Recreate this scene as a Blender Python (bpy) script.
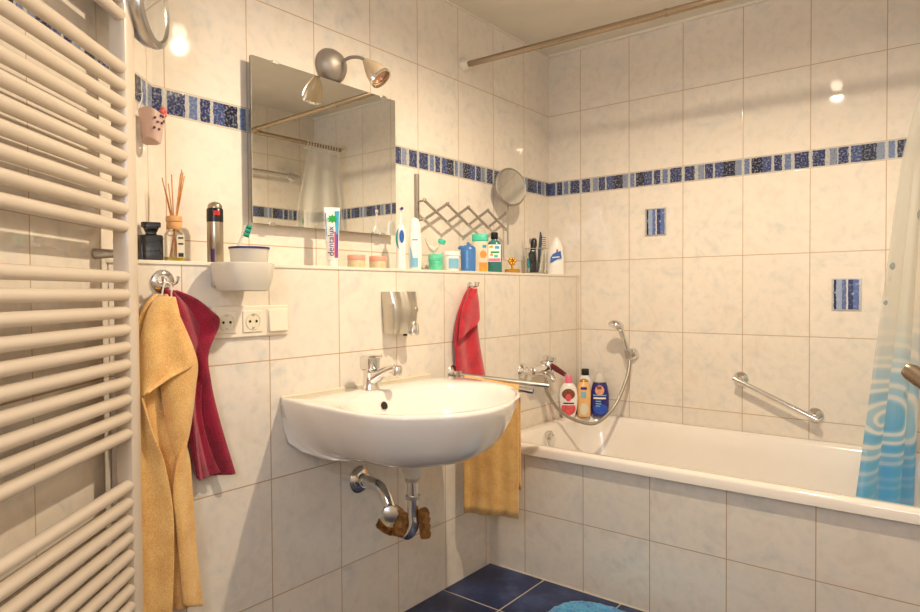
import bpy, bmesh, math, random
from mathutils import Vector, Matrix
from math import sin, cos, pi, radians, atan2, sqrt
random.seed(7)
SC = bpy.context.scene
COL = SC.collection
for o in list(bpy.data.objects):
    bpy.data.objects.remove(o, do_unlink=True)

# ------------------------------------------------------------------ camera, world, lights, exposure
CAM = Vector((1.692, -2.850, 1.093))
cd = bpy.data.cameras.new('camera'); cam = bpy.data.objects.new('camera', cd); COL.objects.link(cam)
yaw, pitch, roll = 0.67242, -0.02172, -0.006225
fw = Vector((-sin(yaw)*cos(pitch), cos(yaw)*cos(pitch), sin(pitch)))
r_ = Vector((cos(yaw), sin(yaw), 0)); u_ = r_.cross(fw)
rr_, uu_ = cos(roll)*r_ + sin(roll)*u_, -sin(roll)*r_ + cos(roll)*u_
m = Matrix((rr_, uu_, -fw)).transposed().to_4x4(); m.translation = CAM
cam.matrix_world = m
cd.sensor_fit = 'HORIZONTAL'; cd.sensor_width = 36.0; cd.lens = 36.0*649.63/920
cd.clip_start = 0.02
SC.camera = cam

w = bpy.data.worlds.new('world'); SC.world = w; w.use_nodes = True
w.node_tree.nodes['Background'].inputs[0].default_value = (0.75, 0.85, 1, 1)
w.node_tree.nodes['Background'].inputs[1].default_value = 0.3
LAMP = (1.06, -1.36, 2.180)
ld = bpy.data.lights.new('ceiling_bulb_light', 'SPOT'); ld.energy = 50; ld.shadow_soft_size = 0.022
ld.spot_size = radians(172); ld.spot_blend = 0.55
ld.color = (1.0, 0.82, 0.59)
lo = bpy.data.objects.new('ceiling_bulb_light', ld); lo.location = LAMP; COL.objects.link(lo)
# daylight through the window of the wall behind the camera
wd = bpy.data.lights.new('window_daylight', 'AREA'); wd.energy = 6; wd.shape = 'RECTANGLE'; wd.size = 0.55; wd.size_y = 0.7
wd.color = (0.9, 0.93, 1.0)
wo = bpy.data.objects.new('window_daylight', wd); wo.location = (1.5, -3.33, 1.65); wo.rotation_euler = (radians(90), 0, 0); COL.objects.link(wo)
SC.view_settings.view_transform = 'Standard'
SC.view_settings.look = 'None'
SC.view_settings.gamma = 1.0
SC.view_settings.use_curve_mapping = False
SC.view_settings.exposure = 0.76

# ------------------------------------------------------------------ materials
def srgb(r, g, b):
    f = lambda c: (c/12.92 if c <= 0.04045 else ((c+0.055)/1.055)**2.4)
    return (f(r/255), f(g/255), f(b/255), 1)

def newmat(name):
    m = bpy.data.materials.new(name); m.use_nodes = True
    nt = m.node_tree; b = nt.nodes['Principled BSDF']
    return m, nt, b

def N(nt, typ, **kw):
    n = nt.nodes.new(typ)
    for k, v in kw.items():
        setattr(n, k, v)
    return n

def MATH(nt, op, a, b=None, c=None):
    n = nt.nodes.new('ShaderNodeMath'); n.operation = op
    for i, v in enumerate((a, b, c)):
        if v is None: continue
        if isinstance(v, (int, float)): n.inputs[i].default_value = v
        else: nt.links.new(v, n.inputs[i])
    return n.outputs[0]

def MIX(nt, fac, a, b, mode='MIX'):
    n = nt.nodes.new('ShaderNodeMix'); n.data_type = 'RGBA'; n.blend_type = mode
    for i, v in ((0, fac), (6, a), (7, b)):
        if isinstance(v, (int, float)): n.inputs[i].default_value = v
        elif isinstance(v, tuple): n.inputs[i].default_value = v
        else: nt.links.new(v, n.inputs[i])
    return n.outputs[2]

def RAMP(nt, fac, stops, interp='LINEAR'):
    n = nt.nodes.new('ShaderNodeValToRGB'); cr = n.color_ramp; cr.interpolation = interp
    while len(cr.elements) > 1: cr.elements.remove(cr.elements[-1])
    cr.elements[0].position = stops[0][0]; cr.elements[0].color = stops[0][1]
    for p, c in stops[1:]:
        e = cr.elements.new(p); e.color = c
    if fac is not None: nt.links.new(fac, n.inputs[0])
    return n.outputs[0]

def mat(name, col, rough=0.5, metal=0.0, bump=0.0, bscale=60.0, var=0.0, vscale=8.0, trans=0.0, ior=1.45, coat=0.0, alpha=1.0, sss=0.0, aniso=False, emit=None, estr=0):
    """procedural principled material with noise tint and bump"""
    m, nt, b = newmat(name)
    tc = N(nt, 'ShaderNodeTexCoord').outputs['Object']
    b.inputs['Roughness'].default_value = rough
    b.inputs['Metallic'].default_value = metal
    b.inputs['Transmission Weight'].default_value = trans
    b.inputs['IOR'].default_value = ior
    b.inputs['Coat Weight'].default_value = coat
    b.inputs['Alpha'].default_value = alpha
    if sss:
        b.inputs['Subsurface Weight'].default_value = sss
        b.inputs['Subsurface Radius'].default_value = (0.01, 0.008, 0.006)
    nz = N(nt, 'ShaderNodeTexNoise'); nz.inputs['Scale'].default_value = vscale; nz.inputs['Detail'].default_value = 4
    nt.links.new(tc, nz.inputs['Vector'])
    v = max(var, 0.02)
    dark = tuple(c*(1-v) for c in col[:3]) + (1,); lite = tuple(min(1, c*(1+v)) for c in col[:3]) + (1,)
    nt.links.new(RAMP(nt, nz.outputs[0], [(0.3, dark), (0.7, lite)]), b.inputs['Base Color'])
    if bump:
        bz = N(nt, 'ShaderNodeTexNoise'); bz.inputs['Scale'].default_value = bscale; bz.inputs['Detail'].default_value = 3
        nt.links.new(tc, bz.inputs['Vector'])
        bp = N(nt, 'ShaderNodeBump'); bp.inputs['Strength'].default_value = bump; bp.inputs['Distance'].default_value = 0.003
        nt.links.new(bz.outputs[0], bp.inputs['Height']); nt.links.new(bp.outputs[0], b.inputs['Normal'])
    if emit:
        b.inputs['Emission Color'].default_value = emit; b.inputs['Emission Strength'].default_value = estr
    return m

# row heights
Z0 = 1.2377; TH = 0.33; TW = 0.25; ZS = 1.5677; ZT = 1.6388; CEIL = 2.2718
def tile_mat(name, direction, u0, strip=True, seed=0.0, su0=None):
    """glossy marbled wall tile 25 x 33 cm with thin grout and the blue border course"""
    m, nt, b = newmat(name)
    L = nt.links.new
    tc = N(nt, 'ShaderNodeTexCoord').outputs['Object']
    dt = N(nt, 'ShaderNodeVectorMath'); dt.operation = 'DOT_PRODUCT'
    L(tc, dt.inputs[0]); dt.inputs[1].default_value = direction
    u = MATH(nt, 'SUBTRACT', dt.outputs['Value'], u0)
    sx = N(nt, 'ShaderNodeSeparateXYZ'); L(tc, sx.inputs[0]); z = sx.outputs[2]
    un = MATH(nt, 'DIVIDE', u, TW); fu = MATH(nt, 'FRACT', un); iu = MATH(nt, 'FLOOR', un)
    du = MATH(nt, 'MULTIPLY', MATH(nt, 'MINIMUM', fu, MATH(nt, 'SUBTRACT', 1.0, fu)), TW)
    above = MATH(nt, 'GREATER_THAN', z, (ZS+ZT)/2)
    if not strip: above = MATH(nt, 'MULTIPLY', above, 0.0)
    zz = MATH(nt, 'SUBTRACT', MATH(nt, 'SUBTRACT', z, Z0), MATH(nt, 'MULTIPLY', above, ZT-ZS))
    vn = MATH(nt, 'DIVIDE', zz, TH); fv = MATH(nt, 'FRACT', vn); iv = MATH(nt, 'FLOOR', vn)
    dv = MATH(nt, 'MULTIPLY', MATH(nt, 'MINIMUM', fv, MATH(nt, 'SUBTRACT', 1.0, fv)), TH)
    d = MATH(nt, 'MINIMUM', du, dv)
    wv = N(nt, 'ShaderNodeMapRange'); wv.inputs[1].default_value = 0.0009; wv.inputs[2].default_value = 0.0019
    wv.inputs[3].default_value = 1.0; wv.inputs[4].default_value = 0.0
    L(d, wv.inputs[0]); grout = wv.outputs[0]
    # marbling per tile
    tid = MATH(nt, 'ADD', MATH(nt, 'MULTIPLY', iu, 3.17), MATH(nt, 'ADD', MATH(nt, 'MULTIPLY', iv, 7.31), seed))
    nz = N(nt, 'ShaderNodeTexNoise', noise_dimensions='4D'); nz.inputs['Scale'].default_value = 9; nz.inputs['Detail'].default_value = 6
    nz.inputs['Roughness'].default_value = 0.62; nz.inputs['Distortion'].default_value = 0.9
    L(tc, nz.inputs['Vector']); L(tid, nz.inputs['W'])
    base = RAMP(nt, nz.outputs[0], [(0.30, srgb(226, 214, 200)), (0.47, srgb(235, 225, 211)), (0.58, srgb(229, 221, 209)), (0.72, srgb(208, 207, 200))])
    n2 = N(nt, 'ShaderNodeTexNoise', noise_dimensions='4D'); n2.inputs['Scale'].default_value = 30; n2.inputs['Detail'].default_value = 5
    L(tc, n2.inputs['Vector']); L(tid, n2.inputs['W'])
    spk = RAMP(nt, n2.outputs[0], [(0.5, (0, 0, 0, 1)), (0.75, (1, 1, 1, 1))])
    base = MIX(nt, MATH(nt, 'MULTIPLY', spk, 0.35), base, srgb(188, 192, 186))
    wn = N(nt, 'ShaderNodeTexWhiteNoise', noise_dimensions='1D'); L(tid, wn.inputs['W'])
    base = MIX(nt, MATH(nt, 'MULTIPLY', wn.outputs[0], 0.25), base, srgb(226, 213, 198))
    colr = MIX(nt, grout, base, srgb(182, 150, 110))
    if strip:
        W_, N1, N2, N3, L1, G1 = srgb(188, 188, 182), srgb(48, 56, 98), srgb(62, 76, 124), srgb(34, 36, 58), srgb(100, 118, 158), srgb(128, 138, 160)
        a = [(0.0, W_), (0.02, L1), (0.10, W_), (0.13, N3), (0.29, N2), (0.43, W_), (0.47, N1), (0.59, W_), (0.63, L1), (0.72, W_), (0.77, N1), (0.975, W_)]
        bb = [(0.0, W_), (0.03, N1), (0.20, W_), (0.26, G1), (0.36, W_), (0.38, N1), (0.51, W_), (0.54, N2), (0.68, N3), (0.87, G1), (0.975, W_)]
        stops = [(p*0.5, c) for p, c in a] + [(0.5+p*0.5, c) for p, c in bb]
        su = u if su0 is None else MATH(nt, 'SUBTRACT', dt.outputs['Value'], su0)
        wob = N(nt, 'ShaderNodeTexNoise'); wob.inputs['Scale'].default_value = 60; L(tc, wob.inputs['Vector'])
        sw = MATH(nt, 'ADD', su, MATH(nt, 'MULTIPLY', MATH(nt, 'SUBTRACT', wob.outputs[0], 0.5), 0.008))
        fr = MATH(nt, 'FRACT', MATH(nt, 'DIVIDE', sw, 2*TW))
        sc = RAMP(nt, fr, stops, 'CONSTANT')
        n3 = N(nt, 'ShaderNodeTexNoise'); n3.inputs['Scale'].default_value = 140; n3.inputs['Detail'].default_value = 4; L(tc, n3.inputs['Vector'])
        sc = MIX(nt, RAMP(nt, n3.outputs[0], [(0.50, (0, 0, 0, 1)), (0.66, (0.75, 0.75, 0.75, 1))]), sc, srgb(150, 155, 168))
        sc = MIX(nt, RAMP(nt, n3.outputs[0], [(0.30, (0.8, 0.8, 0.8, 1)), (0.42, (0, 0, 0, 1))]), sc, srgb(24, 24, 38))
        ins = MATH(nt, 'MULTIPLY', MATH(nt, 'GREATER_THAN', z, ZS), MATH(nt, 'LESS_THAN', z, ZT))
        dz = MATH(nt, 'MINIMUM', MATH(nt, 'SUBTRACT', z, ZS), MATH(nt, 'SUBTRACT', ZT, z))
        edge = MATH(nt, 'LESS_THAN', MATH(nt, 'ADD', dz, MATH(nt, 'MULTIPLY', MATH(nt, 'SUBTRACT', wob.outputs[0], 0.5), 0.004)), 0.0042)
        sc = MIX(nt, edge, sc, srgb(196, 190, 180))
        colr = MIX(nt, ins, colr, sc)
    L(colr, b.inputs['Base Color'])
    rg = MATH(nt, 'ADD', MATH(nt, 'MULTIPLY', grout, 0.5), 0.035); L(rg, b.inputs['Roughness'])
    b.inputs['IOR'].default_value = 1.52
    sm = N(nt, 'ShaderNodeTexNoise'); sm.inputs['Scale'].default_value = 5.5; sm.inputs['Detail'].default_value = 1.5; L(tc, sm.inputs['Vector'])
    h = MATH(nt, 'SUBTRACT', MATH(nt, 'MULTIPLY', sm.outputs[0], 0.7), MATH(nt, 'MULTIPLY', grout, 0.3))
    if strip: h = MATH(nt, 'ADD', h, MATH(nt, 'MULTIPLY', ins, MATH(nt, 'MULTIPLY', n3.outputs[0], 0.8)))
    bp = N(nt, 'ShaderNodeBump'); bp.inputs['Strength'].default_value = 0.22; bp.inputs['Distance'].default_value = 0.004
    L(h, bp.inputs['Height']); L(bp.outputs[0], b.inputs['Normal'])
    return m

def floor_mat():
    m, nt, b = newmat('navy_floor_tile'); L = nt.links.new
    tc = N(nt, 'ShaderNodeTexCoord').outputs['Object']
    sx = N(nt, 'ShaderNodeSeparateXYZ'); L(tc, sx.inputs[0])
    ds = []
    for k, o in ((0, 0.418), (1, -1.046)):
        f = MATH(nt, 'FRACT', MATH(nt, 'DIVIDE', MATH(nt, 'SUBTRACT', sx.outputs[k], o), 0.31))
        ds.append(MATH(nt, 'MULTIPLY', MATH(nt, 'MINIMUM', f, MATH(nt, 'SUBTRACT', 1.0, f)), 0.31))
    g = MATH(nt, 'LESS_THAN', MATH(nt, 'MINIMUM', *ds), 0.0024)
    nz = N(nt, 'ShaderNodeTexNoise'); nz.inputs['Scale'].default_value = 7; nz.inputs['Detail'].default_value = 7; nz.inputs['Roughness'].default_value = 0.65; L(tc, nz.inputs['Vector'])
    c = RAMP(nt, nz.outputs[0], [(0.3, srgb(14, 26, 60)), (0.5, srgb(24, 42, 86)), (0.72, srgb(62, 80, 124))])
    L(MIX(nt, g, c, srgb(185, 175, 165)), b.inputs['Base Color'])
    b.inputs['Roughness'].default_value = 0.28
    return m

def fabric(name, col, dark, scale=420, bump=0.9):
    m, nt, b = newmat(name); L = nt.links.new
    tc = N(nt, 'ShaderNodeTexCoord').outputs['Object']
    nz = N(nt, 'ShaderNodeTexNoise'); nz.inputs['Scale'].default_value = scale; nz.inputs['Detail'].default_value = 2; L(tc, nz.inputs['Vector'])
    n2 = N(nt, 'ShaderNodeTexNoise'); n2.inputs['Scale'].default_value = 22; n2.inputs['Detail'].default_value = 3; L(tc, n2.inputs['Vector'])
    f = MATH(nt, 'ADD', MATH(nt, 'MULTIPLY', nz.outputs[0], 0.6), MATH(nt, 'MULTIPLY', n2.outputs[0], 0.4))
    L(RAMP(nt, f, [(0.38, dark), (0.58, col)]), b.inputs['Base Color'])
    b.inputs['Roughness'].default_value = 0.95
    b.inputs['Sheen Weight'].default_value = 0.4
    bp = N(nt, 'ShaderNodeBump'); bp.inputs['Strength'].default_value = bump; bp.inputs['Distance'].default_value = 0.003
    L(f, bp.inputs['Height']); L(bp.outputs[0], b.inputs['Normal'])
    return m

def ribbed(name, c1, c2, metal=1.0, rough=0.2, scale=350.0, axis='Z'):
    m, nt, b = newmat(name); L = nt.links.new
    tc = N(nt, 'ShaderNodeTexCoord').outputs['Object']
    wv = N(nt, 'ShaderNodeTexWave', wave_type='BANDS', bands_direction=axis); wv.inputs['Scale'].default_value = scale; L(tc, wv.inputs['Vector'])
    L(RAMP(nt, wv.outputs[0], [(0.2, c1), (0.7, c2)]), b.inputs['Base Color'])
    b.inputs['Metallic'].default_value = metal; b.inputs['Roughness'].default_value = rough
    return m

CDIR = Vector((0.657, -0.753, 0)).normalized(); CN = Vector((0.753, 0.657, 0)).normalized(); C0 = Vector((0, -2.01, 0))
M_A = tile_mat('tile_left_upper', (0, -1, 0), 0.2283, True, 1.0)
M_P = tile_mat('tile_left_ledge', (0, -1, 0), 0.0297, False, 5.0)
M_B = tile_mat('tile_back', (1, 0, 0), 0.1775-0.25, True, 9.0)
M_T = tile_mat('tile_bath_panel', (1, 0, 0), 0.332, False, 13.0)
M_C = tile_mat('tile_diagonal', tuple(CDIR), 0.036 + C0.dot(CDIR), True, 17.0)
M_E = tile_mat('tile_right', (0, 1, 0), -0.372, True, 21.0)
M_FL = floor_mat()
M_CEIL = mat('ceiling_paint', srgb(226, 218, 204), 0.9, bump=0.15, bscale=180, var=0.03)
M_TRIM = mat('cream_trim', srgb(232, 224, 208), 0.5)
M_CER = mat('white_ceramic', srgb(240, 234, 226), 0.12, coat=0.6, var=0.01)
M_ENAM = mat('tub_enamel', srgb(240, 232, 222), 0.14, coat=0.5, var=0.01)
M_CHR = mat('chrome', (0.78, 0.77, 0.75, 1), 0.09, 1.0)
M_CHRD = mat('dull_chrome', (0.55, 0.53, 0.50, 1), 0.28, 1.0, bump=0.1)
M_STEEL = mat('brushed_steel', (0.60, 0.57, 0.50, 1), 0.30, 1.0, bump=0.15, bscale=300)
M_NICK = mat('satin_nickel', (0.36, 0.32, 0.28, 1), 0.5, 0.7)
M_ALU = mat('anodised_rod', srgb(168, 152, 132), 0.26, 0.95)
M_MIRR = mat('mirror_silver', (0.86, 0.87, 0.83, 1), 0.015, 1.0)
M_DK = mat('black_plastic', srgb(22, 22, 26), 0.3)
M_RAD = mat('radiator_enamel', srgb(214, 200, 182), 0.32, coat=0.3)
M_WPL = mat('white_plastic', srgb(240, 234, 222), 0.35)
M_FROST = mat('frosted_plastic', srgb(246, 240, 228), 0.5, trans=0.45, sss=0.0)
M_GLASS = mat('clear_glass', (0.95, 0.97, 0.96, 1), 0.02, trans=1.0, ior=1.3)
M_YEL = fabric('yellow_terry', srgb(246, 202, 128), srgb(222, 164, 92))
M_RED = fabric('wine_terry', srgb(170, 22, 58), srgb(108, 8, 34))
M_RED2 = fabric('scarlet_terry', srgb(214, 36, 56), srgb(150, 14, 34))
M_MAT = fabric('blue_shag', srgb(70, 170, 215), srgb(30, 110, 175), 160)
M_NAVY = mat('navy_plastic', srgb(50, 48, 120), 0.35)
M_WOOD = mat('light_wood', srgb(214, 160, 104), 0.6, var=0.15, vscale=60)
M_REED = mat('reed_stick', srgb(205, 140, 80), 0.7, var=0.2, vscale=90)
M_BLKG = mat('black_glass', srgb(16, 16, 24), 0.06, coat=0.8)
M_OIL = mat('yellow_oil', srgb(240, 205, 20), 0.1, trans=0.4)
M_SILV = mat('silver_can', srgb(170, 158, 140), 0.28, 0.85)
M_REDP = mat('red_plastic', srgb(190, 35, 25), 0.4)
M_TEAL = mat('teal_plastic', srgb(45, 160, 170), 0.35)
M_BLUE = mat('cobalt_plastic', srgb(20, 90, 170), 0.3)
M_LBLUE = mat('blue_bottle', srgb(62, 120, 185), 0.3, coat=0.3)
M_MINT = mat('mint_cap', srgb(70, 200, 165), 0.4)
M_GRN = mat('green_jar', srgb(95, 205, 165), 0.2, coat=0.5, var=0.2, vscale=40)
M_ORA = mat('orange_label', srgb(235, 150, 50), 0.4, var=0.2, vscale=50)
M_PINK = mat('pink_lid', srgb(232, 160, 140), 0.4)
M_SAND = mat('beige_cream', srgb(205, 188, 150), 0.35, var=0.15, vscale=120)
M_BEIGE = mat('light_label', srgb(225, 215, 190), 0.5)
M_GOLD = mat('gold', srgb(220, 160, 60), 0.25, 0.9)
M_AMB = mat('amber_glass', srgb(190, 140, 50), 0.15, 0.3)
M_BRASS = mat('corroded_brass', srgb(150, 105, 55), 0.55, 0.4, bump=0.8, bscale=150, var=0.45, vscale=70)
M_PALEB = mat('pale_blue_label', srgb(130, 185, 215), 0.4)
M_SKY = mat('toothpaste_sky', srgb(60, 160, 205), 0.35)
M_GRNL = mat('leaf_green', srgb(30, 165, 60), 0.5)
M_PURP = mat('dark_purple_ink', srgb(70, 40, 95), 0.5)
M_MAG = mat('magenta_ink', srgb(205, 50, 110), 0.45)
M_SHB = mat('indigo_bottle', srgb(44, 42, 120), 0.22, coat=0.5)
M_SHBL = mat('blue_wave_label', srgb(45, 85, 190), 0.3, var=0.2, vscale=50)
M_CREAMB = mat('peach_bottle', srgb(240, 190, 125), 0.3, coat=0.3)
M_WHB = mat('white_bottle', srgb(242, 238, 232), 0.28, coat=0.3)
M_ROSE = mat('rose_label', srgb(220, 90, 95), 0.4, var=0.25, vscale=60)
M_BROWN = mat('brown_hair_print', srgb(130, 70, 45), 0.5, var=0.3, vscale=90)
M_SKINP = mat('peach_print', srgb(225, 160, 130), 0.5, var=0.2, vscale=90)
M_PPINK = mat('bright_pink_cap', srgb(240, 120, 150), 0.35)
M_DGRN = mat('dark_green_cap', srgb(35, 45, 38), 0.4)
M_MAROON = mat('maroon_lever', srgb(95, 20, 32), 0.25, coat=0.5)
M_HOSE = ribbed('ribbed_hose', (0.28, 0.25, 0.21, 1), (0.50, 0.46, 0.40, 1), 0.8, 0.38, 120)
M_POUCH = mat('translucent_pink', srgb(240, 212, 200), 0.5, trans=0.45)
M_HOLE = mat('dark_hole', srgb(35, 25, 20), 0.6)
M_SOCK = mat('socket_plastic', srgb(236, 224, 205), 0.35)
M_DOOR = mat('door_paint', srgb(225, 218, 205), 0.5)
M_BULB = mat('bulb_glow', (1, 0.85, 0.65, 1), 0.3, emit=(1, 0.84, 0.62, 1), estr=8)
M_REFL = mat('lamp_reflector', srgb(200, 150, 115), 0.3, 0.4)
M_SHADE = mat('lamp_shade_grey', srgb(196, 176, 148), 0.35, 0.35)
M_TURQ = mat('turquoise_liquid', srgb(70, 150, 150), 0.15, trans=0.5)
M_DARKB = mat('dark_blue_comb', srgb(28, 38, 62), 0.35)
M_LBL = {}

def window_mat():
    m, nt, b = newmat('window_pane')
    b.inputs['Transmission Weight'].default_value = 0.6; b.inputs['Roughness'].default_value = 0.15
    b.inputs['Base Color'].default_value = (0.8, 0.88, 1, 1)
    b.inputs['Emission Color'].default_value = (0.65, 0.8, 1, 1); b.inputs['Emission Strength'].default_value = 1.2
    return m

def curtain_mat():
    m, nt, b = newmat('printed_curtain'); L = nt.links.new
    va = N(nt, 'ShaderNodeVectorMath'); va.operation = 'ADD'; va.inputs[1].default_value = (1.60, -0.25, 0.45)
    L(N(nt, 'ShaderNodeTexCoord').outputs['Object'], va.inputs[0]); tc = va.outputs[0]
    sx = N(nt, 'ShaderNodeSeparateXYZ'); L(tc, sx.inputs[0]); z = sx.outputs[2]
    mp = N(nt, 'ShaderNodeMapping'); mp.inputs['Location'].default_value = (-0.75, 0.66, -1.70); L(tc, mp.inputs[0])
    mp.inputs['Scale'].default_value = (0.5, 1.5, 2.5)
    wv = N(nt, 'ShaderNodeTexWave', wave_type='RINGS', rings_direction='SPHERICAL'); wv.inputs['Scale'].default_value = 1.7
    wv.inputs['Distortion'].default_value = 4.5; wv.inputs['Detail'].default_value = 1.5; wv.inputs['Detail Scale'].default_value = 1.0
    L(mp.outputs[0], wv.inputs['Vector'])
    rings = RAMP(nt, wv.outputs[0], [(0.12, srgb(110, 195, 245)), (0.36, srgb(165, 220, 248)), (0.52, srgb(250, 252, 254)), (0.80, srgb(246, 250, 252)), (0.95, srgb(160, 215, 245))])
    n1 = N(nt, 'ShaderNodeTexNoise'); n1.inputs['Scale'].default_value = 5; L(tc, n1.inputs['Vector'])
    hgt = MATH(nt, 'ADD', z, MATH(nt, 'MULTIPLY', MATH(nt, 'SUBTRACT', n1.outputs[0], 0.5), 0.25))
    low = N(nt, 'ShaderNodeMapRange'); low.inputs[1].default_value = 0.66; low.inputs[2].default_value = 1.02; low.inputs[3].default_value = 1; low.inputs[4].default_value = 0
    L(hgt, low.inputs[0])
    # drops on the clear upper part
    vo = N(nt, 'ShaderNodeTexVoronoi'); vo.inputs['Scale'].default_value = 8
    mp2 = N(nt, 'ShaderNodeMapping'); mp2.inputs['Scale'].default_value = (0.2, 1, 0.7); L(tc, mp2.inputs[0]); L(mp2.outputs[0], vo.inputs['Vector'])
    drop = MATH(nt, 'LESS_THAN', vo.outputs['Distance'], 0.10)
    up = MIX(nt, drop, srgb(240, 240, 234), srgb(60, 120, 150))
    deep = N(nt, 'ShaderNodeMapRange'); deep.inputs[1].default_value = 0.47; deep.inputs[2].default_value = 0.60; deep.inputs[3].default_value = 0.85; deep.inputs[4].default_value = 0.0
    L(z, deep.inputs[0])
    rings = MIX(nt, deep.outputs[0], rings, srgb(100, 190, 245))
    c = MIX(nt, low.outputs[0], up, rings)
    L(c, b.inputs['Base Color'])
    b.inputs['Roughness'].default_value = 0.4
    tr = N(nt, 'ShaderNodeBsdfTranslucent'); L(c, tr.inputs[0])
    tp = N(nt, 'ShaderNodeBsdfTransparent'); tp.inputs[0].default_value = (0.96, 0.97, 0.96, 1)
    m1 = N(nt, 'ShaderNodeMixShader'); m1.inputs[0].default_value = 0.45; L(b.outputs[0], m1.inputs[1]); L(tr.outputs[0], m1.inputs[2])
    m2 = N(nt, 'ShaderNodeMixShader'); L(m1.outputs[0], m2.inputs[1]); L(tp.outputs[0], m2.inputs[2])
    fac = MATH(nt, 'SUBTRACT', 0.45, MATH(nt, 'MULTIPLY', low.outputs[0], 0.33)); L(fac, m2.inputs[0])
    out = [n for n in nt.nodes if n.type == 'OUTPUT_MATERIAL'][0]
    L(m2.outputs[0], out.inputs[0])
    return m
M_CURT = curtain_mat()

# ------------------------------------------------------------------ builders
ORG = {}
def link(name, bm, material, parent=None, world=True, smooth=True, kind=None, bevel=0, subsurf=0, solid=0, autosmooth=True):
    me = bpy.data.meshes.new(name)
    if parent is not None and world:
        o = ORG.get(parent.name, Vector((0, 0, 0)))
        bmesh.ops.translate(bm, verts=bm.verts, vec=-o)
    bmesh.ops.recalc_face_normals(bm, faces=bm.faces)
    bm.to_mesh(me); bm.free()
    ob = bpy.data.objects.new(name, me); COL.objects.link(ob)
    me.materials.append(material)
    if smooth:
        for p in me.polygons: p.use_smooth = True
        if autosmooth:
            try: me.set_sharp_from_angle(angle=radians(38))
            except Exception: pass
    if parent is not None:
        ob.parent = parent
        ORG[ob.name] = ORG.get(parent.name, Vector((0, 0, 0))) if world else Vector((0, 0, 0))
    if bevel:
        md = ob.modifiers.new('bevel', 'BEVEL'); md.width = bevel; md.segments = 3; md.limit_method = 'ANGLE'; md.angle_limit = radians(35)
    if solid:
        md = ob.modifiers.new('solid', 'SOLIDIFY'); md.thickness = solid; md.offset = 0
    if subsurf:
        md = ob.modifiers.new('sub', 'SUBSURF'); md.levels = subsurf; md.render_levels = subsurf
    if kind: ob['kind'] = kind
    return ob

def thing(name, label, cat, loc=(0, 0, 0), rotz=0.0, group=None):
    o = bpy.data.objects.new(name, None); COL.objects.link(o); o.empty_display_size = 0.03
    o.location = loc; o.rotation_euler = (0, 0, rotz); ORG[o.name] = Vector(loc)
    o['label'] = label; o['category'] = cat
    if group: o['group'] = group
    return o

def tag(o, label, cat, group=None):
    o['label'] = label; o['category'] = cat
    if group: o['group'] = group
    return o

def B(): return bmesh.new()

def box(bm, x0, x1, y0, y1, z0, z1):
    vs = [bm.verts.new(p) for p in ((x0, y0, z0), (x1, y0, z0), (x1, y1, z0), (x0, y1, z0), (x0, y0, z1), (x1, y0, z1), (x1, y1, z1), (x0, y1, z1))]
    for f in ((0, 3, 2, 1), (4, 5, 6, 7), (0, 1, 5, 4), (1, 2, 6, 5), (2, 3, 7, 6), (3, 0, 4, 7)):
        bm.faces.new([vs[i] for i in f])
    return bm

def obox(bm, c, ax, ay, hx, hy, z0, z1):
    """box with horizontal axes ax, ay (unit vectors) about c, half sizes hx, hy"""
    c = Vector(c); P = []
    for z in (z0, z1):
        for sx, sy in ((-1, -1), (1, -1), (1, 1), (-1, 1)):
            p = c + ax*hx*sx + ay*hy*sy; P.append(bm.verts.new((p.x, p.y, z)))
    for f in ((0, 3, 2, 1), (4, 5, 6, 7), (0, 1, 5, 4), (1, 2, 6, 5), (2, 3, 7, 6), (3, 0, 4, 7)):
        bm.faces.new([P[i] for i in f])
    return bm

def rings(bm, R, cap0=True, cap1=True, close=True):
    VV = [[bm.verts.new(p) for p in r] for r in R]
    n = len(VV[0])
    for a, b in zip(VV[:-1], VV[1:]):
        for i in range(n if close else n-1):
            j = (i+1) % n
            bm.faces.new((a[i], a[j], b[j], b[i]))
    if cap0: bm.faces.new(list(reversed(VV[0])))
    if cap1: bm.faces.new(VV[-1])
    return bm

def loft(bm, secs, n=32, e=2.0, cx=0, cy=0):
    """sections (z, rx, ry[, dx, dy]) stacked as superellipses"""
    R = []
    for s in secs:
        z, rx, ry = s[:3]; dx = s[3] if len(s) > 3 else 0; dy = s[4] if len(s) > 4 else 0
        r = []
        for i in range(n):
            t = 2*pi*i/n; c, s_ = cos(t), sin(t)
            r.append((cx+dx+rx*math.copysign(abs(c)**(2/e), c), cy+dy+ry*math.copysign(abs(s_)**(2/e), s_), z))
        R.append(r)
    return rings(bm, R)

def lathe(bm, prof, c=(0, 0, 0), axis=(0, 0, 1), n=32, cap=True):
    """profile of (radius, distance along axis) about point c"""
    a = Vector(axis).normalized(); up = Vector((0, 0, 1)) if abs(a.z) < 0.9 else Vector((1, 0, 0))
    x = a.cross(up).normalized(); y = a.cross(x); c = Vector(c)
    R = [[c + a*h + x*(max(r, 1e-5)*cos(2*pi*i/n)) + y*(max(r, 1e-5)*sin(2*pi*i/n)) for i in range(n)] for r, h in prof]
    return rings(bm, R, cap, cap)

def smooth_path(P, k=8):
    P = [Vector(p) for p in P]; out = []
    for i in range(len(P)-1):
        p0 = P[max(i-1, 0)]; p1 = P[i]; p2 = P[i+1]; p3 = P[min(i+2, len(P)-1)]
        for j in range(k):
            t = j/k
            out.append(0.5*((2*p1)+(-p0+p2)*t+(2*p0-5*p1+4*p2-p3)*t*t+(-p0+3*p1-3*p2+p3)*t**3))
    out.append(P[-1]); return out

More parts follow.
